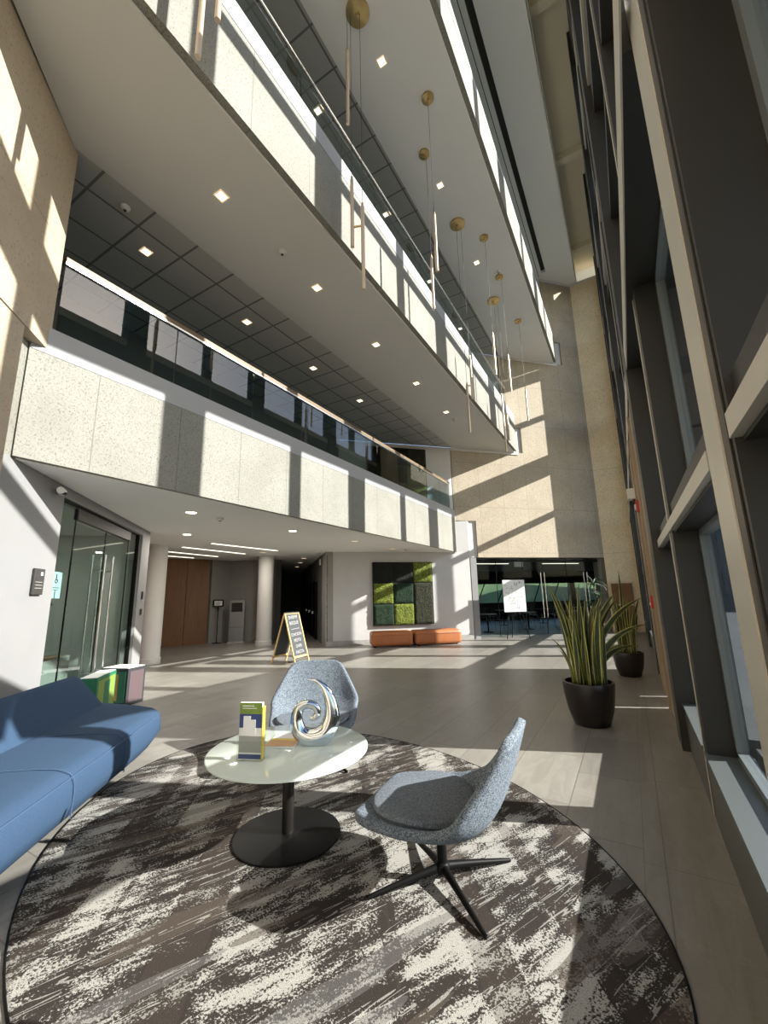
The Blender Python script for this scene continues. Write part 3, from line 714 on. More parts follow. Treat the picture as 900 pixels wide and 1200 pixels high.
# sticker with the accessible-door marks
stk = link('door_sticker', box(B(), .12, .42, -.008, -.0065, 1.66, 2.0), 'teal', t); stk['label'] = 'pale teal accessible entrance sticker'
fm = frame((.185, .009, 1.78), (1, 0, 0), (0, 0, 1))
bm = B()
def icon_wheel(bm, cx, cz, s):
    tube(bm, [(cx+s*math.cos(a)*.5, -.0095, cz-.3*s+s*math.sin(a)*.5) for a in [math.radians(q) for q in range(110, 400, 20)]], .006, 6, 2)
    tube(bm, [(cx-.1*s, -.0095, cz+.75*s), (cx-.1*s, -.0095, cz), (cx+.35*s, -.0095, cz), (cx+.55*s, -.0095, cz-.55*s)], .008, 6, 3)
    cyl(bm, (cx-.1*s, -.009, cz+1.0*s), (cx-.1*s, -.011, cz+1.0*s), .016)
icon_wheel(bm, .27, 1.90, .055)
box(bm, .16, .38, -.0095, -.0085, 1.79, 1.80); box(bm, .18, .36, -.0095, -.0085, 1.765, 1.772); box(bm, .257, .282, -.0095, -.0085, 1.66, 1.74); cyl(bm, (.27, -.009, 1.755), (.27, -.0095, 1.755), .012)
link('icon', bm, 'ink', stk)
# room plaque on the wall
pl = thing('room_sign', 'dark grey room plaque on the white wall left of the glass doors', 'sign', (*LW(-5.97, -3.775), 1.86), math.radians(135))
link('plate', box(B(), -.11, .11, -.03, -.004, -.16, .14, .006), 'plaque', pl)
bm = B(); box(bm, .02, .06, -.034, -.030, .06, .10); link('symbol', bm, 'whiteplastic', pl)
bm = B()
for q in range(3): box(bm, -.08, .07, -.033, -.030, -.02-.035*q, -.012-.035*q)
link('lettering', bm, 'lobbywall', pl)
# card readers by the door
for zz, hh, lab in ((1.72, .16, 'upper small dark switch plate on the door side wall end'), (1.38, .12, 'lower small dark card reader on the door side wall end')):
    o = link('card_reader', box(B(), -.035, .035, -.02, .0, -hh/2, hh/2, .004), 'plaque', None, False, (*LW(-8.92, -3.775), zz), math.radians(-45)); o.rotation_euler = (0, 0, math.radians(135))
    tag(o, lab, 'card reader')

# ---- lounge behind the door: planter with a large-leaved plant
pc = (-8.6, 2.9)
t = thing('indoor_planter', 'long grey planter box standing behind the glass doors', 'planter', (*pc, 0), math.radians(135))
link('body', box(B(), -1.35, 1.5, -.3, .3, 0, .62, .01), 'lobbywall', t); link('soil', box(B(), -1.3, 1.45, -.25, .25, .6, .63), 'soil', t)
t = thing('bird_of_paradise_plant', 'dark large-leaved plant seen through the glass doors', 'plant', (-8.62, 2.92, .655), math.radians(135))
st = B(); lf = B()
for (dx, dz, ln, lean) in ((-.75, .75, .55, 1), (-.4, 1.0, .5, 1), (-1.0, .45, .5, 1), (.35, 1.25, .7, -1), (.15, 1.55, .8, -1), (.55, .95, .6, -1)):
    tube(st, [(0, 0, .004), (dx*.25, 0, dz*.5), (dx*.7, .02, dz*.9), (dx, .03, dz)], [.022, .018, .014, .01], 8, 4)
    d = Vector((dx, 0, .35*dz)).normalized(); base = Vector((dx, .03, dz))
    rows = []
    for i in range(9):
        s = i/8; wd_ = .17*math.sin(math.pi*min(1, s*.93+.04))**.8
        c = base+d*ln*s+Vector((0, 0, -.35*ln*s*s)); rows.append([lf.verts.new(c+Vector((0, wd_*q, -abs(q)*.04))+Vector((-d.z, 0, d.x))*wd_*q*.8) for q in (-1, 0, 1)])
    for a, b in zip(rows, rows[1:]):
        for q in range(2): lf.faces.new((a[q], a[q+1], b[q+1], b[q]))
link('stems', st, 'leafdark', t, True); o = link('foliage', lf, 'leafdark', t, True); md = o.modifiers.new('s', 'SOLIDIFY'); md.thickness = .004

o = link('linear_light', box(B(), -.05, .05, -1.3, 1.3, -.03, -.001), 'strip', None, False, (-8.9, 2.0, 2.97), math.radians(-20)); tag(o, 'strip light in the room behind the glass doors', 'ceiling light')
ld = bpy.data.lights.new('lamp_light', 'AREA'); ld.shape = 'RECTANGLE'; ld.size = .1; ld.size_y = 2.6; ld.energy = 26; ld.color = (1, .93, .8)
lo = bpy.data.objects.new('lamp_light', ld); C.objects.link(lo); lo.parent = o; lo.location = (0, 0, -.04)

# ---- sofa
SO = Vector((-3.14, 1.147, 0)); SA = math.atan2(.785, -.62)      # local x along the sofa, local y toward the room is -; wall is +y
t = thing('sofa', 'blue upholstered sofa with a wedge backrest, against the left wall', 'sofa', SO, SA)
def loft(bm, secs, closed=True):
    rings = [[bm.verts.new(p) for p in s] for s in secs]; n_ = len(rings[0])
    for a, b in zip(rings, rings[1:]):
        for i in range(n_): bm.faces.new((a[i], a[(i+1) % n_], b[(i+1) % n_], b[i]))
    bm.faces.new(rings[0][::-1]); bm.faces.new(rings[-1]); return bm
def seat_sec(x, sh=0, inset=0, zt=.45, zb=.09, d0=0, d1=1.08):
    # rounded profile, y = depth toward wall
    pts = [(d0+.10, zb), (d0+.03, zb+.03), (d0-.005, zb+.12), (d0, .33), (d0+.03, .40), (d0+.12, .435), (d0+.3, zt), (d1-.2, zt), (d1, zt-.02), (d1, zb)]
    cy, cz = (d0+d1)/2, (zt+zb)/2
    return [Vector((x+sh*(p[0]/1.0), cy+(p[0]-cy)*(1-inset), cz+(p[1]-cz)*(1-inset))) for p in pts]
bm = B()
secs = [seat_sec(-.34), seat_sec(-.30), seat_sec(.8)] + [seat_sec(2.05, .3)] + [seat_sec(2.32, .36, .02), seat_sec(2.42, .40, .06), seat_sec(2.48, .44, .14), seat_sec(2.51, .46, .26)]
loft(bm, secs); so = link('seat', bm, 'denim', t, True)
# raise the underside toward the far end as in the photo
for v in so.data.vertices:
    if v.co.x > 1.9 and v.co.z < .2: v.co.x -= .22
bm = B()
def back_sec(x, k=1): return [Vector((x, .74, .43)), Vector((x-.02, .88, .60)), Vector((x-.05, 1.0, .76)), Vector((x-.06, 1.04, .79)), Vector((x-.06, 1.09, .78)), Vector((x-.03, 1.10, .6)), Vector((x, 1.10, .43))]
def shrink(sec, f):
    c = sum(sec, Vector())/len(sec); return [Vector((p.x, c.y+(p.y-c.y)*f, c.z+(p.z-c.z)*f)) for p in sec]
loft(bm, [back_sec(-.30), back_sec(1.2), back_sec(2.40), shrink(back_sec(2.60), .985), shrink(back_sec(2.66), .93), shrink(back_sec(2.69), .82)])
link('backrest', bm, 'denim', t, True)
bm = B()
for x in (-.1, .7, 1.5): tube(bm, [(x, -.004, .12), (x, -.008, .34), (x+.0, .03, .408), (x+.0, .12, .441), (x+.0, .3, .453), (x, .70, .453)], .0035, 6, 4)
tube(bm, [(-.3, -.002, .395), (2.15, -.002+.0, .395)], .0035, 6, 2)
link('seams', bm, mat('seam_blue', (.05, .09, .17), .9), t, True)
for x, y in ((.1, .12), (1.9, .18), (.1, .95), (2.0, .95)):
    link('foot', cyl(B(), (x, y, 0), (x, y, .10), .022), 'black', t, True)

# ---- rug
bm = B(); lathe(bm, [(1.0, 0.001), (1.0, .009), (.994, .012)], 128)
for v in bm.verts: v.co.x *= 2.30; v.co.y *= 1.655
rg = thing('area_rug', 'large oval cream and dark brown distressed rug under the chairs and table', 'rug', (-2.19, 2.66, 0), math.atan2(.412, -.911))
link('pile', bm, 'rug', rg)
bm = B(); tube(bm, [(2.305*math.cos(a), 1.66*math.sin(a), .006) for a in [2*math.pi*i/96 for i in range(97)]], .006, 6, 1); link('edge_binding', bm, 'black', rg, True)
RZ = .012

# ---- table
TX, TY = -2.225, 2.43
t = thing('coffee_table', 'round white glass coffee table on a black disc pedestal', 'table', (TX, TY, RZ))
link('tabletop', lathe(B(), [(.545, .532), (.555, .536), (.555, .546), (.549, .55)], 96), 'tableglass', t, True)
link('top_plate', lathe(B(), [(.16, .522), (.17, .53)], 32), 'black', t, True)
link('column', lathe(B(), [(.04, .012), (.04, .524)], 32), 'blackgloss', t, True)
link('base_disc', lathe(B(), [(.355, 0), (.36, .004), (.36, .010), (.35, .014), (.06, .018)], 80), 'black', t, True)
TZ = RZ+.5502

# ---- lounge chairs
def chair_shell():
    # side profile (x forward, z) from seat front to top of back
    prof = [(.46, .385, .25), (.43, .40, .34), (.30, .385, .40), (.10, .36, .435), (-.08, .355, .445), (-.21, .375, .45), (-.30, .43, .47), (-.355, .52, .45), (-.395, .62, .405), (-.43, .72, .36), (-.46, .81, .315), (-.475, .865, .275), (-.48, .89, .20)]
    curl = [.0, .01, .035, .07, .10, .125, .13, .12, .09, .06, .035, .015, .0]
    bm = B(); rows = []; n_ = 14
    for i, (x, z, h) in enumerate(prof):
        a = prof[max(i-1, 0)]; b = prof[min(i+1, len(prof)-1)]
        tx, tz = b[0]-a[0], b[1]-a[1]; l = math.hypot(tx, tz); nx, nz = tz/l, -tx/l      # inward normal (up for seat, forward for back)
        row = []
        for k_ in range(n_+1):
            u = -1+2*k_/n_; c = curl[i]*abs(u)**2.6
            row.append(bm.verts.new((x+nx*c, u*h*(1-.04*abs(u)), z+nz*c)))
        rows.append(row)
    for a, b in zip(rows, rows[1:]):
        for k_ in range(n_): bm.faces.new((a[k_], a[k_+1], b[k_+1], b[k_]))
    return bm
def make_chair():
    t = thing('lounge_chair', '', 'chair', (0, 0, 0))
    o = link('shell', chair_shell(), 'tweed', t, True)
    for q in o.data.polygons: q.use_smooth = True
    md = o.modifiers.new('sol', 'SOLIDIFY'); md.thickness = .055; md.offset = -1
    md = o.modifiers.new('sub', 'SUBSURF'); md.levels = 2; md.render_levels = 2
    bm = B(); rows = []
    for r_, z_ in ((1.0, .0), (1.03, .018), (1.0, .04), (.9, .052), (.6, .062), (.25, .066)):
        rows.append([bm.verts.new((.085+.31*r_*math.cos(a)*(1 if math.cos(a) > 0 else .95), .345*r_*math.copysign(abs(math.sin(a))**.85, math.sin(a)), .372+z_+.05*max(0, math.cos(a)*r_)**2*.4+.035*abs(math.sin(a)*r_)**3)) for a in [2*math.pi*i/40 for i in range(40)]])
    for a, b in zip(rows, rows[1:]):
        for i in range(40): bm.faces.new((a[i], a[(i+1) % 40], b[(i+1) % 40], b[i]))
    bm.faces.new(rows[-1])
    link('seat_pad', bm, 'tweedseat', t, True)
    link('stem', lathe(B(), [(.028, .05), (.03, .12), (.027, .33)], 24), 'black', t, True)
    link('seat_mount', box(B(), -.10, .10, -.10, .10, .312, .332, .005), 'black', t)
    link('hub', lathe(B(), [(.03, .045), (.045, .05), (.042, .09), (.03, .10)], 24), 'black', t, True)
    for q in range(4):
        a = math.radians(45+90*q); d = Vector((math.cos(a), math.sin(a), 0)); bm = B()
        tube(bm, [d*.02+Vector((0, 0, .07)), d*.18+Vector((0, 0, .052)), d*.44+Vector((0, 0, .016)), d*.47+Vector((0, 0, .013))], [.026, .019, .012, .009], 10, 4)
        link('leg', bm, 'black', t, True)
    return t
ch = make_chair(); ch.location = (-1.115, 2.50, RZ); ch.rotation_euler = (0, 0, math.radians(180+4)); ch.scale = (.95, .95, .97); ch['label'] = 'blue-grey tweed lounge chair seen from behind, right of the coffee table'; ch['group'] = 'tweed lounge chairs'
c2 = copy_tree(ch); c2.scale = (1, 1, 1); c2.location = (-2.91, 3.52, RZ); c2.rotation_euler = (0, 0, math.atan2(-.80, .58)); c2['label'] = 'blue-grey tweed lounge chair facing forward behind the coffee table'

# ---- sculpture
t = thing('swirl_sculpture', 'polished chrome spiral sculpture on the glass coffee table', 'sculpture', (-2.10, 2.53, TZ), math.radians(30))
pts = [(-.035, .445), (.04, .425), (.10, .36), (.135, .26), (.135, .16), (.09, .075), (.0, .05), (-.085, .085), (-.115, .17), (-.10, .245), (-.045, .275), (.015, .26), (.035, .215), (.01, .18), (-.02, .185)]
rad = [.003, .018, .033, .048, .062, .072, .07, .058, .044, .037, .033, .030, .027, .022, .010]
bm = tube(B(), [(p[0], 0, p[1]) for p in pts], rad, 20, 7)
for v in bm.verts: v.co.z = max(v.co.z, 0.0)
for v in bm.verts: v.co.y *= .62
link('spiral', bm, 'chrome', t, True)
# ---- brochure holder
t = thing('brochure_holder', 'clear acrylic holder with a green and blue brochure on the coffee table', 'brochure holder', (-2.285, 2.125, TZ), math.radians(22))
bm = B(); box(bm, -.085, .085, -.02, -.018, 0, .12); box(bm, -.085, .085, .035, .038, 0, .30); box(bm, -.085, .085, -.02, .038, 0, .004); box(bm, -.087, -.085, -.02, .038, 0, .19); box(bm, .085, .087, -.02, .038, 0, .19)
link('holder', bm, 'acrylic', t)
br = link('brochure', box(B(), -.078, .078, -.010, .012, .006, .355), 'paper', t)
link('green_band', box(B(), -.078, .078, -.0115, -.0102, .285, .355), 'green_a', br)
link('blue_sky', box(B(), -.078, .078, -.0112, -.0101, .20, .285), 'blue_a', br)
bm = B(); prism(bm, [(-.05, -.0125), (.035, -.0125), (.035, -.0113), (-.05, -.0113)], .16, .25); prism(bm, [(-.05, -.0125), (.0, -.0125), (.0, -.0113), (-.05, -.0113)], .25, .272); link('building_picture', bm, 'paper', br)
link('photo_strip', box(B(), -.078, .078, -.0112, -.0101, .05, .15), 'grey_a', br); link('blue_foot', box(B(), -.078, .078, -.0112, -.0101, .012, .04), 'blue_a', br)
link('yellow_edge', box(B(), .079, .0835, -.010, .03, .006, .33), 'yellow_a', t)
bm = B(); box(bm, -.06, .02, -.0125, -.0116, .332, .337); box(bm, -.06, .04, -.0125, -.0116, .318, .322); link('title_lines', bm, 'paper', br)
# ---- booklets lying on the table
t = thing('booklet', 'open orange and white booklet lying behind the brochure holder', 'booklet', (-2.33, 2.50, TZ), math.radians(25))
link('pages', box(B(), -.11, .11, -.14, .14, .001, .012, .002), 'paper', t)
bm = B(); v0 = [(-.11, -.14, .013), (.11, -.14, .013), (.11, .02, .045), (-.11, .02, .045)]
box(bm, -.105, .105, -.135, -.02, .0122, .0150); link('cover_picture', bm, 'orange_a', t)
bm = B(); box(bm, -.105, .105, -.02, .02, .0122, .016); link('yellow_band', bm, 'yellow_a', t)
# small mint on the table
o = link('paper_scrap', lathe(B(), [(.018, 0), (.02, .002), (.016, .004)], 12), 'paper', None, False, (-1.87, 2.66, TZ)); tag(o, 'tiny cream paper scrap near the right edge of the coffee table', 'paper')

# ---- chalkboard A-frame
t = thing('sidewalk_sign', 'pine framed chalkboard easel sign lettered with soups in the lobby', 'sign', (-7.62, 8.30, 0), math.radians(8))
def board(side):
    R = Matrix.Rotation(math.radians(16*side), 4, 'Y'); T = Matrix.Translation((0, 0, 1.22))
    A = T @ R
    f = B()
    for a, b, c, d in ((-.32, -.285, -1.27, 0), (.285, .32, -1.27, 0), (-.32, .32, -.035, 0), (-.32, .32, -1.12, -1.075)): box(f, -.014, .014, a, b, c, d)
    f.transform(A); fo = link('frame', f, 'pine', t)
    p = box(B(), -.006, .008 if side < 0 else .006, -.285, .285, -1.075, -.035); p.transform(A); po = link('chalkboard_panel', p, 'chalkboard', t)
    return A, po
A, po = board(-1); board(1)
for i, (s, sz) in enumerate((('SHRIMP', .12), ('BISQUE', .12), ('~~~~~', .12), ('CHICKEN', .105), ('PESTO', .105), ('OVER', .105), ('PASTA', .12))):
    mm = A @ frame((.0095, .0, -.12-i*.145), (0, 1, .04), (0, 0, 1)); text('chalk_lettering', s, sz, 'chalk', po, mm)
link('hinge_bar', box(B(), -.02, .02, -.3, .3, 1.205, 1.235), 'steel', t)

# ---- kiosk and sign stand in the lobby
t = thing('information_kiosk', 'slim steel kiosk with a dark slanted screen between the columns', 'kiosk', (-12.95, 11.15, 0), math.radians(40))
link('cabinet', box(B(), -.27, .27, -.12, .12, 0, 1.55, .01), 'kiosksteel', t); link('screen', box(B(), -.20, .20, -.128, -.119, 1.13, 1.46), 'blackgloss', t); link('plinth', box(B(), -.30, .30, -.15, .15, 0, .05), 'steel', t); link('panel_line', box(B(), -.27, .27, -.123, -.119, .56, .57), 'plaque', t)
t = thing('sign_stand', 'thin black floor stand holding a small framed notice', 'sign', (-13.55, 10.75, 0), math.radians(40))
link('foot', lathe(B(), [(.16, 0), (.16, .015)], 24), 'black', t); link('pole', cyl(B(), (0, 0, .01), (0, 0, 1.35), .014), 'black', t); hd = link('frame', box(B(), -.19, .19, -.012, .012, 1.33, 1.58), 'black', t); link('notice', box(B(), -.14, .14, -.016, -.0121, 1.37, 1.54), 'paper', hd)
bm = B()
for q in range(3): box(bm, -.1, .05+.03*q, -.018, -.0161, 1.40+.04*q, 1.415+.04*q)
link('lettering', bm, 'ink', hd)

# ---- exit signs
def exit_sign(x, y, z, rot, label, m='whiteplastic'):
    t = thing('exit_sign', label, 'sign', (x, y, z), rot)
    link('housing', box(B(), -.2, .2, -.03, .03, -.22, 0, .006), m, t); link('stem', cyl(B(), (0, 0, 0), (0, 0, .12), .02), m, t)
    return t
exit_sign(-9.75, 12.35, ZC-.12, math.radians(45), 'white box sign hanging from the corridor ceiling')
bm = None
for i, (a, b) in enumerate(((-10.9, 12.5), (-12.4, 14.0), (-14.2, 15.8))):
    t = thing('downlight', 'round light glowing in the dark corridor ceiling, %s along' % ('first', 'second', 'third')[i], 'ceiling light', (a, b, ZC), 0, 'corridor downlights')
    link('lens', lathe(B(), [(.09, -.012), (.09, -.001)], 24), 'lamptrim', t)
for i, s in enumerate((2.0, 3.6, 5.4)):
    x, y = -9.6-s*S2, 11.95+s*S2
    dd = struct('door_%d' % (i+1), box(B(), -.5, .5, -.02, .02, 0, 2.2), 'black'); dd.location = (x-.02, y-.02, 0); dd.rotation_euler = (0, 0, math.radians(135))
    link('door_handle', box(B(), .35, .42, .02, .08, .95, 1.05), 'steel', dd)

# ---- moss wall panels
def moss(x0, x1, z0, z1, label, cells, off=.09):
    a = Vector((*PW(x0), 0)); b = Vector((*PW(x1), 0)); L = (b-a).length
    t = thing('moss_panel', label, 'wall art', (a.x+off*.0, a.y, z0), math.radians(45))
    H = z1-z0
    link('frame', box(B(), 0, L, -.09, -.001, 0, H), 'black', t)
    cw_, ch_ = L/3, H/3
    for (c, r, rh, m) in cells:
        bm = B(); n1, n2 = 14, int(14*rh)
        g2 = []
        for j in range(n2+1):
            row = []
            for i in range(n1+1):
                u = c*cw_+.015+(cw_-.03)*i/n1; v = r*ch_+.015+(ch_*rh-.03)*j/n2
                e = 0 if i in (0, n1) or j in (0, n2) else 1
                row.append(bm.verts.new((u, -.092-e*(.02+.03*random.random()), v)))
            g2.append(row)
        for j in range(n2):
            for i in range(n1): bm.faces.new((g2[j][i], g2[j][i+1], g2[j+1][i+1], g2[j+1][i]))
        link('moss_square', bm, m, t, True)
    return t
mp = moss(-7.66, -6.12, .60, 2.74, 'large square panel of green moss blocks above the orange bench', [(0, 2, 1, 'moss4'), (1, 2, 1, 'moss4'), (2, 2, 1, 'moss2'), (0, 1, 1, 'moss2'), (1, 1, 1, 'moss1'), (2, 0, 2, 'moss3'), (0, 0, 1, 'moss1'), (1, 0, 1, 'moss2')])
moss(-7.78, -6.16, 4.95, 6.98, 'dark moss panel on the end wall behind the lowest balustrade', [(0, 2, 1, 'moss4'), (1, 2, 1, 'moss4'), (2, 2, 1, 'moss3'), (0, 1, 1, 'moss3'), (1, 1, 1, 'moss1'), (2, 0, 2, 'moss2'), (0, 0, 1, 'moss1'), (1, 0, 1, 'moss2')])

# ---- orange benches
def bench(p, q, label):
    p = Vector((*p, 0)); q = Vector((*q, 0)); L = (q-p).length
    t = thing('bench', label, 'bench', p, math.atan2((q-p).y, (q-p).x), 'orange leather bench pieces')
    bm = B(); box(bm, .02, L-.02, .0, .72, .03, .47, .11); link('cushion', bm, 'orange', t, True)
    bm = B(); tube(bm, [(.05, .02, .33), (.2, -.004, .36), (L-.2, -.004, .36), (L-.05, .02, .33)], .004, 6, 3); link('seam', bm, mat('seam_orange', (.25, .07, .02), .7), t, True)
    bm = B()
    for x, y in ((.15, .15), (L-.15, .15), (.15, .57), (L-.15, .57)): cyl(bm, (x, y, 0), (x, y, .05), .03)
    link('feet', bm, 'black', t)
bench((-7.20, 11.45), (-6.12, 12.30), 'shorter orange bench piece at the left, below the moss panel')
bench((-6.08, 12.33), (-4.92, 13.45), 'longer orange bench piece at the right end, below the moss panel')

# ---- easel with plan board before the cafe glass
t = thing('display_easel', 'black tripod easel holding a white plan board by the cafe glass', 'easel', (-3.70, 15.62, 0), math.radians(40))
for nm, a, b in (('leg', (-.42, -.12, 0), (-.08, .05, 1.75)), ('leg', (.45, -.12, 0), (.08, .05, 1.75)), ('leg', (0, .35, 0), (0, .06, 1.75))): link(nm, cyl(B(), a, b, .014, seg=8), 'black', t)
link('ledge', box(B(), -.42, .42, -.11, -.03, .90, .92), 'black', t)
bd = link('board', box(B(), -.42, .42, -.075, -.055, .925, 2.05), 'paper', t)
bm = B(); random.seed(3)
for q in range(46):
    x = random.uniform(-.36, .30); z = random.uniform(1.0, 1.95); L = random.uniform(.03, .16)
    if random.random() < .55: box(bm, x, x+L, -.0775, -.0752, z, z+.010)
    else: box(bm, x, x+.010, -.0775, -.0752, z, min(z+L, 2.0))
link('plan_lines', bm, 'ink', bd)
# easel feet line of cafe handles
for i, s in enumerate((3.1, 5.1)):
    a = Q(s, DG)
    t = thing('door_pull', 'tall steel ladder pull on the cafe glass, %s of two' % ('left', 'right')[i], 'door handle', (*a, 0), math.radians(45), 'cafe door pulls')
    for dx in (0, .16):
        bm = cyl(B(), (dx, -.07, .62), (dx, -.07, 2.34), .019)
        for zz in (.8, 2.1): cyl(bm, (dx, -.07, zz), (dx, .0, zz), .012)
        link('pull_bar', bm, 'steel', t, True)
a = Q(2.75, 1.2); exit_sign(a[0], a[1], 2.86, math.radians(45), 'pale box sign hanging inside the cafe ceiling')
# cafe furniture: tables and chairs
def cafe_chair(x, y, rot):
    t = thing('cafe_chair', '', 'chair', (x, y, 0), rot, 'dark cafe chairs')
    link('seat', box(B(), -.22, .22, -.22, .22, .43, .46, .01), 'black', t); link('backrest', box(B(), -.21, .21, .19, .22, .62, .85, .008), 'black', t)
    for sx in (-.19, .19):
        link('leg', cyl(B(), (sx, -.19, 0), (sx, -.19, .44), .011, seg=8), 'steel', t); link('leg', cyl(B(), (sx, .20, 0), (sx, .20, .84), .011, seg=8), 'steel', t)
    return t
c0 = None
for i, (s, d) in enumerate(((1.7, 2.2), (3.9, 2.6), (6.1, 2.4), (4.2, 5.2), (6.6, 5.4), (9.0, 5.8))):
    where = ('left table in the front cafe row', 'middle table in the front cafe row', 'right table in the front cafe row', 'left table in the rear cafe row', 'middle table in the rear cafe row', 'right table in the rear cafe row')[i]
    a = Q(s, d); t = thing('cafe_table', 'small round pale %s, behind the glass wall' % where, 'table', (*a, 0), 0, 'cafe tables')
    link('tabletop', lathe(B(), [(.38, .72), (.38, .745)], 32), 'lobbywall', t); link('pedestal', cyl(B(), (0, 0, .02), (0, 0, .72), .03), 'black', t); link('base', lathe(B(), [(.22, 0), (.22, .02)], 24), 'black', t)
    for (ds, dd, rr, sd2) in ((.64, 0, -45, 'right'), (-.64, 0, 135, 'left')):
        b = Q(s+ds, d+dd)
        if c0 is None: c0 = o = cafe_chair(*b, math.radians(rr))
        else: o = copy_tree(c0); o.location = (*b, 0); o.rotation_euler = (0, 0, math.radians(rr))
        o['label'] = 'dark chair on the %s side of the %s' % (sd2, where)
for i, s in enumerate((1.4, 5.2)):
    a = Q(s, 3); b = Q(s+2.0, 3)
    o = link('linear_light', prism(B(), [a, b, (b[0]-.07, b[1]+.07), (a[0]-.07, a[1]+.07)], 2.90, 2.92), 'strip'); tag(o, 'strip light in the cafe ceiling, %s one' % ('left', 'right')[i], 'ceiling light', 'cafe strip lights')

# ---- planters with snake plants
def planter(x, y, r, h, label):
    t = thing('planter', label, 'planter', (x, y, 0))
    link('pot', lathe(B(), [(r*.62, 0), (r*.68, .01), (r*.86, h*.35), (r*.97, h*.75), (r, h*.98), (r*.985, h), (r*.9, h), (r*.89, h*.9)], 56), 'planter', t, True)
    link('soil', lathe(B(), [(r*.86, h*.86), (r*.87, h*.90)], 40), 'soil', t); return t
def blade(bm, base, ang, lean, H, wd_, twist, bend=.0, a0=None):
    if a0 is None: a0 = random.uniform(-.9, 1.9)
    n_ = 12; rows = []; d = Vector((math.cos(ang), math.sin(ang), 0)); sd_ = Vector((-d.y, d.x, 0))
    for i in range(n_+1):
        s = i/n_; th = lean*s+bend*s*s; c = Vector(base)+d*(H*s*math.sin(th))+Vector((0, 0, H*s*math.cos(th)))
        wv = wd_*(.45+1.3*s-.95*s*s)*(1-s**4)**.9*.85; a = twist*s+a0
        ax = sd_*math.cos(a)+(d*math.cos(th)-Vector((0, 0, math.sin(th))))*math.sin(a)
        nn = ax.cross(Vector((0, 0, 1))).normalized() if abs(ax.z) < .9 else d
        row = [bm.verts.new(c+ax*wv*q+nn*(.25*wv*(1-q*q))) for q in (-1, -.66, 0, .66, 1)]; rows.append(row)
    for a_, b_ in zip(rows, rows[1:]):
        for q in range(4):
            f = bm.faces.new((a_[q], a_[q+1], b_[q+1], b_[q])); f.material_index = 1 if q in (0, 3) else 0
def snake(x, y, z, r, n_, hmin, hmax, label, seed, extra=()):
    random.seed(seed); t = thing('snake_plant', label, 'plant', (x, y, z)); bm = B()
    for i in range(n_):
        a = random.uniform(0, 2*math.pi); rr = r*math.sqrt(random.random())
        blade(bm, (rr*math.cos(a), rr*math.sin(a), .004), a+random.uniform(-.4, .4), random.uniform(.0, .13)*(.3+rr/r), random.uniform(hmin, hmax), random.uniform(.044, .064), random.uniform(-.9, .9), random.uniform(-.06, .10))
    for e in extra: blade(bm, *e, a0=math.pi/2)
    o = link('foliage', bm, ['leaf', 'leafedge'], t, True)
    md = o.modifiers.new('s', 'SOLIDIFY'); md.thickness = .004
    return t
camR = Vector((.866, .5)); 
def off(rx, fy=0): return (camR.x*rx-.5*fy, camR.y*rx+.866*fy)
aR = math.atan2(.5, .866); aL = aR+math.pi
planter(-.60, 6.02, .30, .50, 'large dark round planter on the tiled floor by the window wall')
snake(-.60, 6.02, .46, .20, 28, .55, 1.12, 'tall yellow-edged snake plant in the nearer dark planter', 11, [
    ((*off(.10), 0), aR, .50, 1.25, .058, .3, .10), ((*off(.13), 0), aR-.2, .62, .95, .055, .3, .10), ((*off(.08), 0), aR+.2, .38, 1.15, .055, -.3, .05), ((*off(.12), 0), aR, .86, .72, .055, .2, .05), ((*off(.04), 0), aR, .30, 1.2, .05, .4, .08), ((*off(.14), 0), aR+.3, .72, .62, .05, .3, .05),
    ((*off(-.14), 0), aL, .20, 1.28, .042, .5, .0), ((*off(-.12), 0), aL+.3, .12, 1.12, .04, -.3, .05), ((*off(-.05), 0), aR, .04, 1.25, .036, .6, .02), ((*off(-.17), 0), aL, .30, .62, .022, .3, .1), ((*off(-.18), 0), aL, .22, .45, .02, -.3, .1),
    ((*off(.06), 0), aR, .18, 1.15, .05, .5, .05), ((*off(.03), 0), aR, .10, 1.0, .05, .7, .05)])
planter(-.20, 9.55, .27, .44, 'dark round planter farther back behind the snake plant')
snake(-.20, 9.55, .405, .15, 30, .55, 1.15, 'snake plant in the farther dark planter', 5, [((.0, 0, 0), aR, .02, 1.6, .045, .4, 0)])
# dracaena and its pot near the glass corner
planter(-1.15, 17.1, .24, .45, 'small dark planter at the corner of the cafe glass')
random.seed(9); t = thing('dracaena', 'spiky dracaena at the corner of the cafe glass', 'plant', (-1.15, 17.1, .42)); bm = B()
st = B()
for cx, cy, cz in ((0, 0, 1.35), (.15, .05, .9), (-.12, -.05, .6)):
    tube(st, [(cx*.2, cy*.2, 0), (cx*.8, cy*.8, cz*.6), (cx, cy, cz)], .02, 8, 3)
    for i in range(46):
        blade(bm, (cx, cy, cz-.1*random.random()), random.uniform(0, 6.28), random.uniform(.3, 1.5), random.uniform(.35, .55), .016, .3, random.uniform(.2, .9))
link('foliage', bm, ['leafdark', 'leafdark'], t, True); link('stems', st, 'soil', t, True)
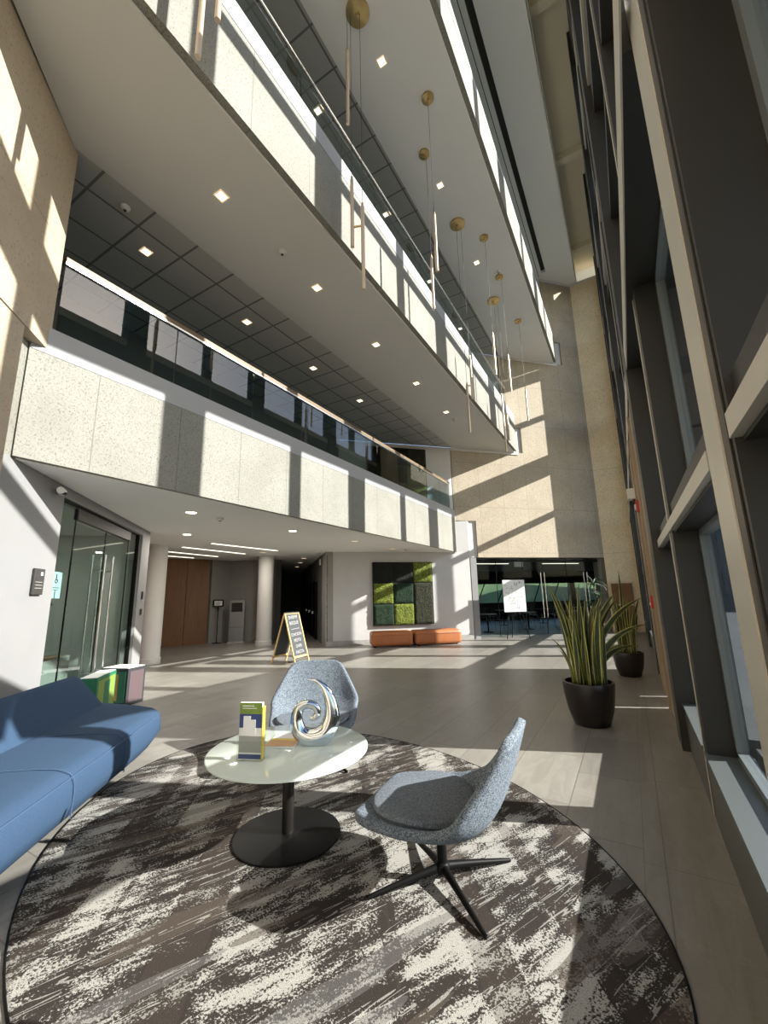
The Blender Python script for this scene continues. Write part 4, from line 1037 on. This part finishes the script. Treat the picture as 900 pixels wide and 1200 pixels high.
# dark cabinet on the end wall
t = thing('wall_cabinet', 'dark brown flat cabinet on the far stone wall behind the plants', 'cabinet', (-.33, 19.19, 0))
link('door', box(B(), -.34, .0, -.10, -.0, .12, 1.02), 'panelwood', t); link('door', box(B(), -.34, .38, -.10, 0, 1.04, 1.86), 'panelwood', t); link('trim_strip', box(B(), -.34, .38, -.11, 0, 1.02, 1.045), 'steel', t); link('door', box(B(), .01, .38, -.10, -.0, .12, 1.02), 'panelwood', t)
# devices on the tan pier wall
t = thing('fire_alarm_strobe', 'red fire alarm strobe high on the brown pier wall', 'fire alarm', (.285, 7.9, 2.95)); link('housing', box(B(), -.05, 0, -.05, .05, -.10, .10, .008), 'red', t); link('lens', box(B(), -.07, -.05, -.035, .035, -.06, .03, .006), 'whiteplastic', t)
t = thing('fire_pull_station', 'red fire pull station low on the brown pier wall', 'fire alarm', (.285, 7.35, 1.42)); link('housing', box(B(), -.06, 0, -.06, .06, -.09, .09, .006), 'red', t); link('handle', box(B(), -.075, -.06, -.035, .035, -.05, -.01, .003), 'whiteplastic', t)
t = thing('wall_speaker', 'small cream box above the red strobe on the brown pier wall', 'speaker', (.285, 8.9, 3.35)); link('housing', box(B(), -.14, 0, -.1, .1, -.1, .1, .008), 'whiteplastic', t); link('bracket', box(B(), -.06, 0, -.04, .04, -.2, -.1), 'plaque', t)

# ---- printed display boxes behind the sofa
def dbox(x, y, L, D, H, rot, label, mats):
    t = thing('display_box', label, 'box', (x, y, 0), rot)
    link('carton', box(B(), -L/2, L/2, -D/2, D/2, 0, H, .004), mats[0], t)
    link('top_sheet', box(B(), -L/2+.01, L/2-.01, -D/2+.01, D/2-.01, H, H+.006), 'paper', t)
    bm = B()
    link('front_print', box(B(), -L/2+.04, L/2-.04, -D/2-.004, -D/2-.0005, .05, H-.05), mats[1], t)
    link('figure_print', box(B(), -L*.12, L*.16, -D/2-.007, -D/2-.0045, .08, H-.09), mats[2], t)
    link('side_print', box(B(), L/2+.0005, L/2+.004, -D/2+.04, D/2-.04, .05, H-.05), mats[3], t)
    return t
dbox(-7.28, 4.02, .50, .36, .56, math.radians(18), 'green and yellow printed display box standing behind the sofa', ['ink', 'greenbox', 'orange_a', 'pink_a'])
dbox(-6.52, 3.26, .70, .22, .62, math.radians(135), 'long green and white printed box lying between sofa and glass doors', ['greenbox', 'green_a', 'greenbox', 'greenbox'])
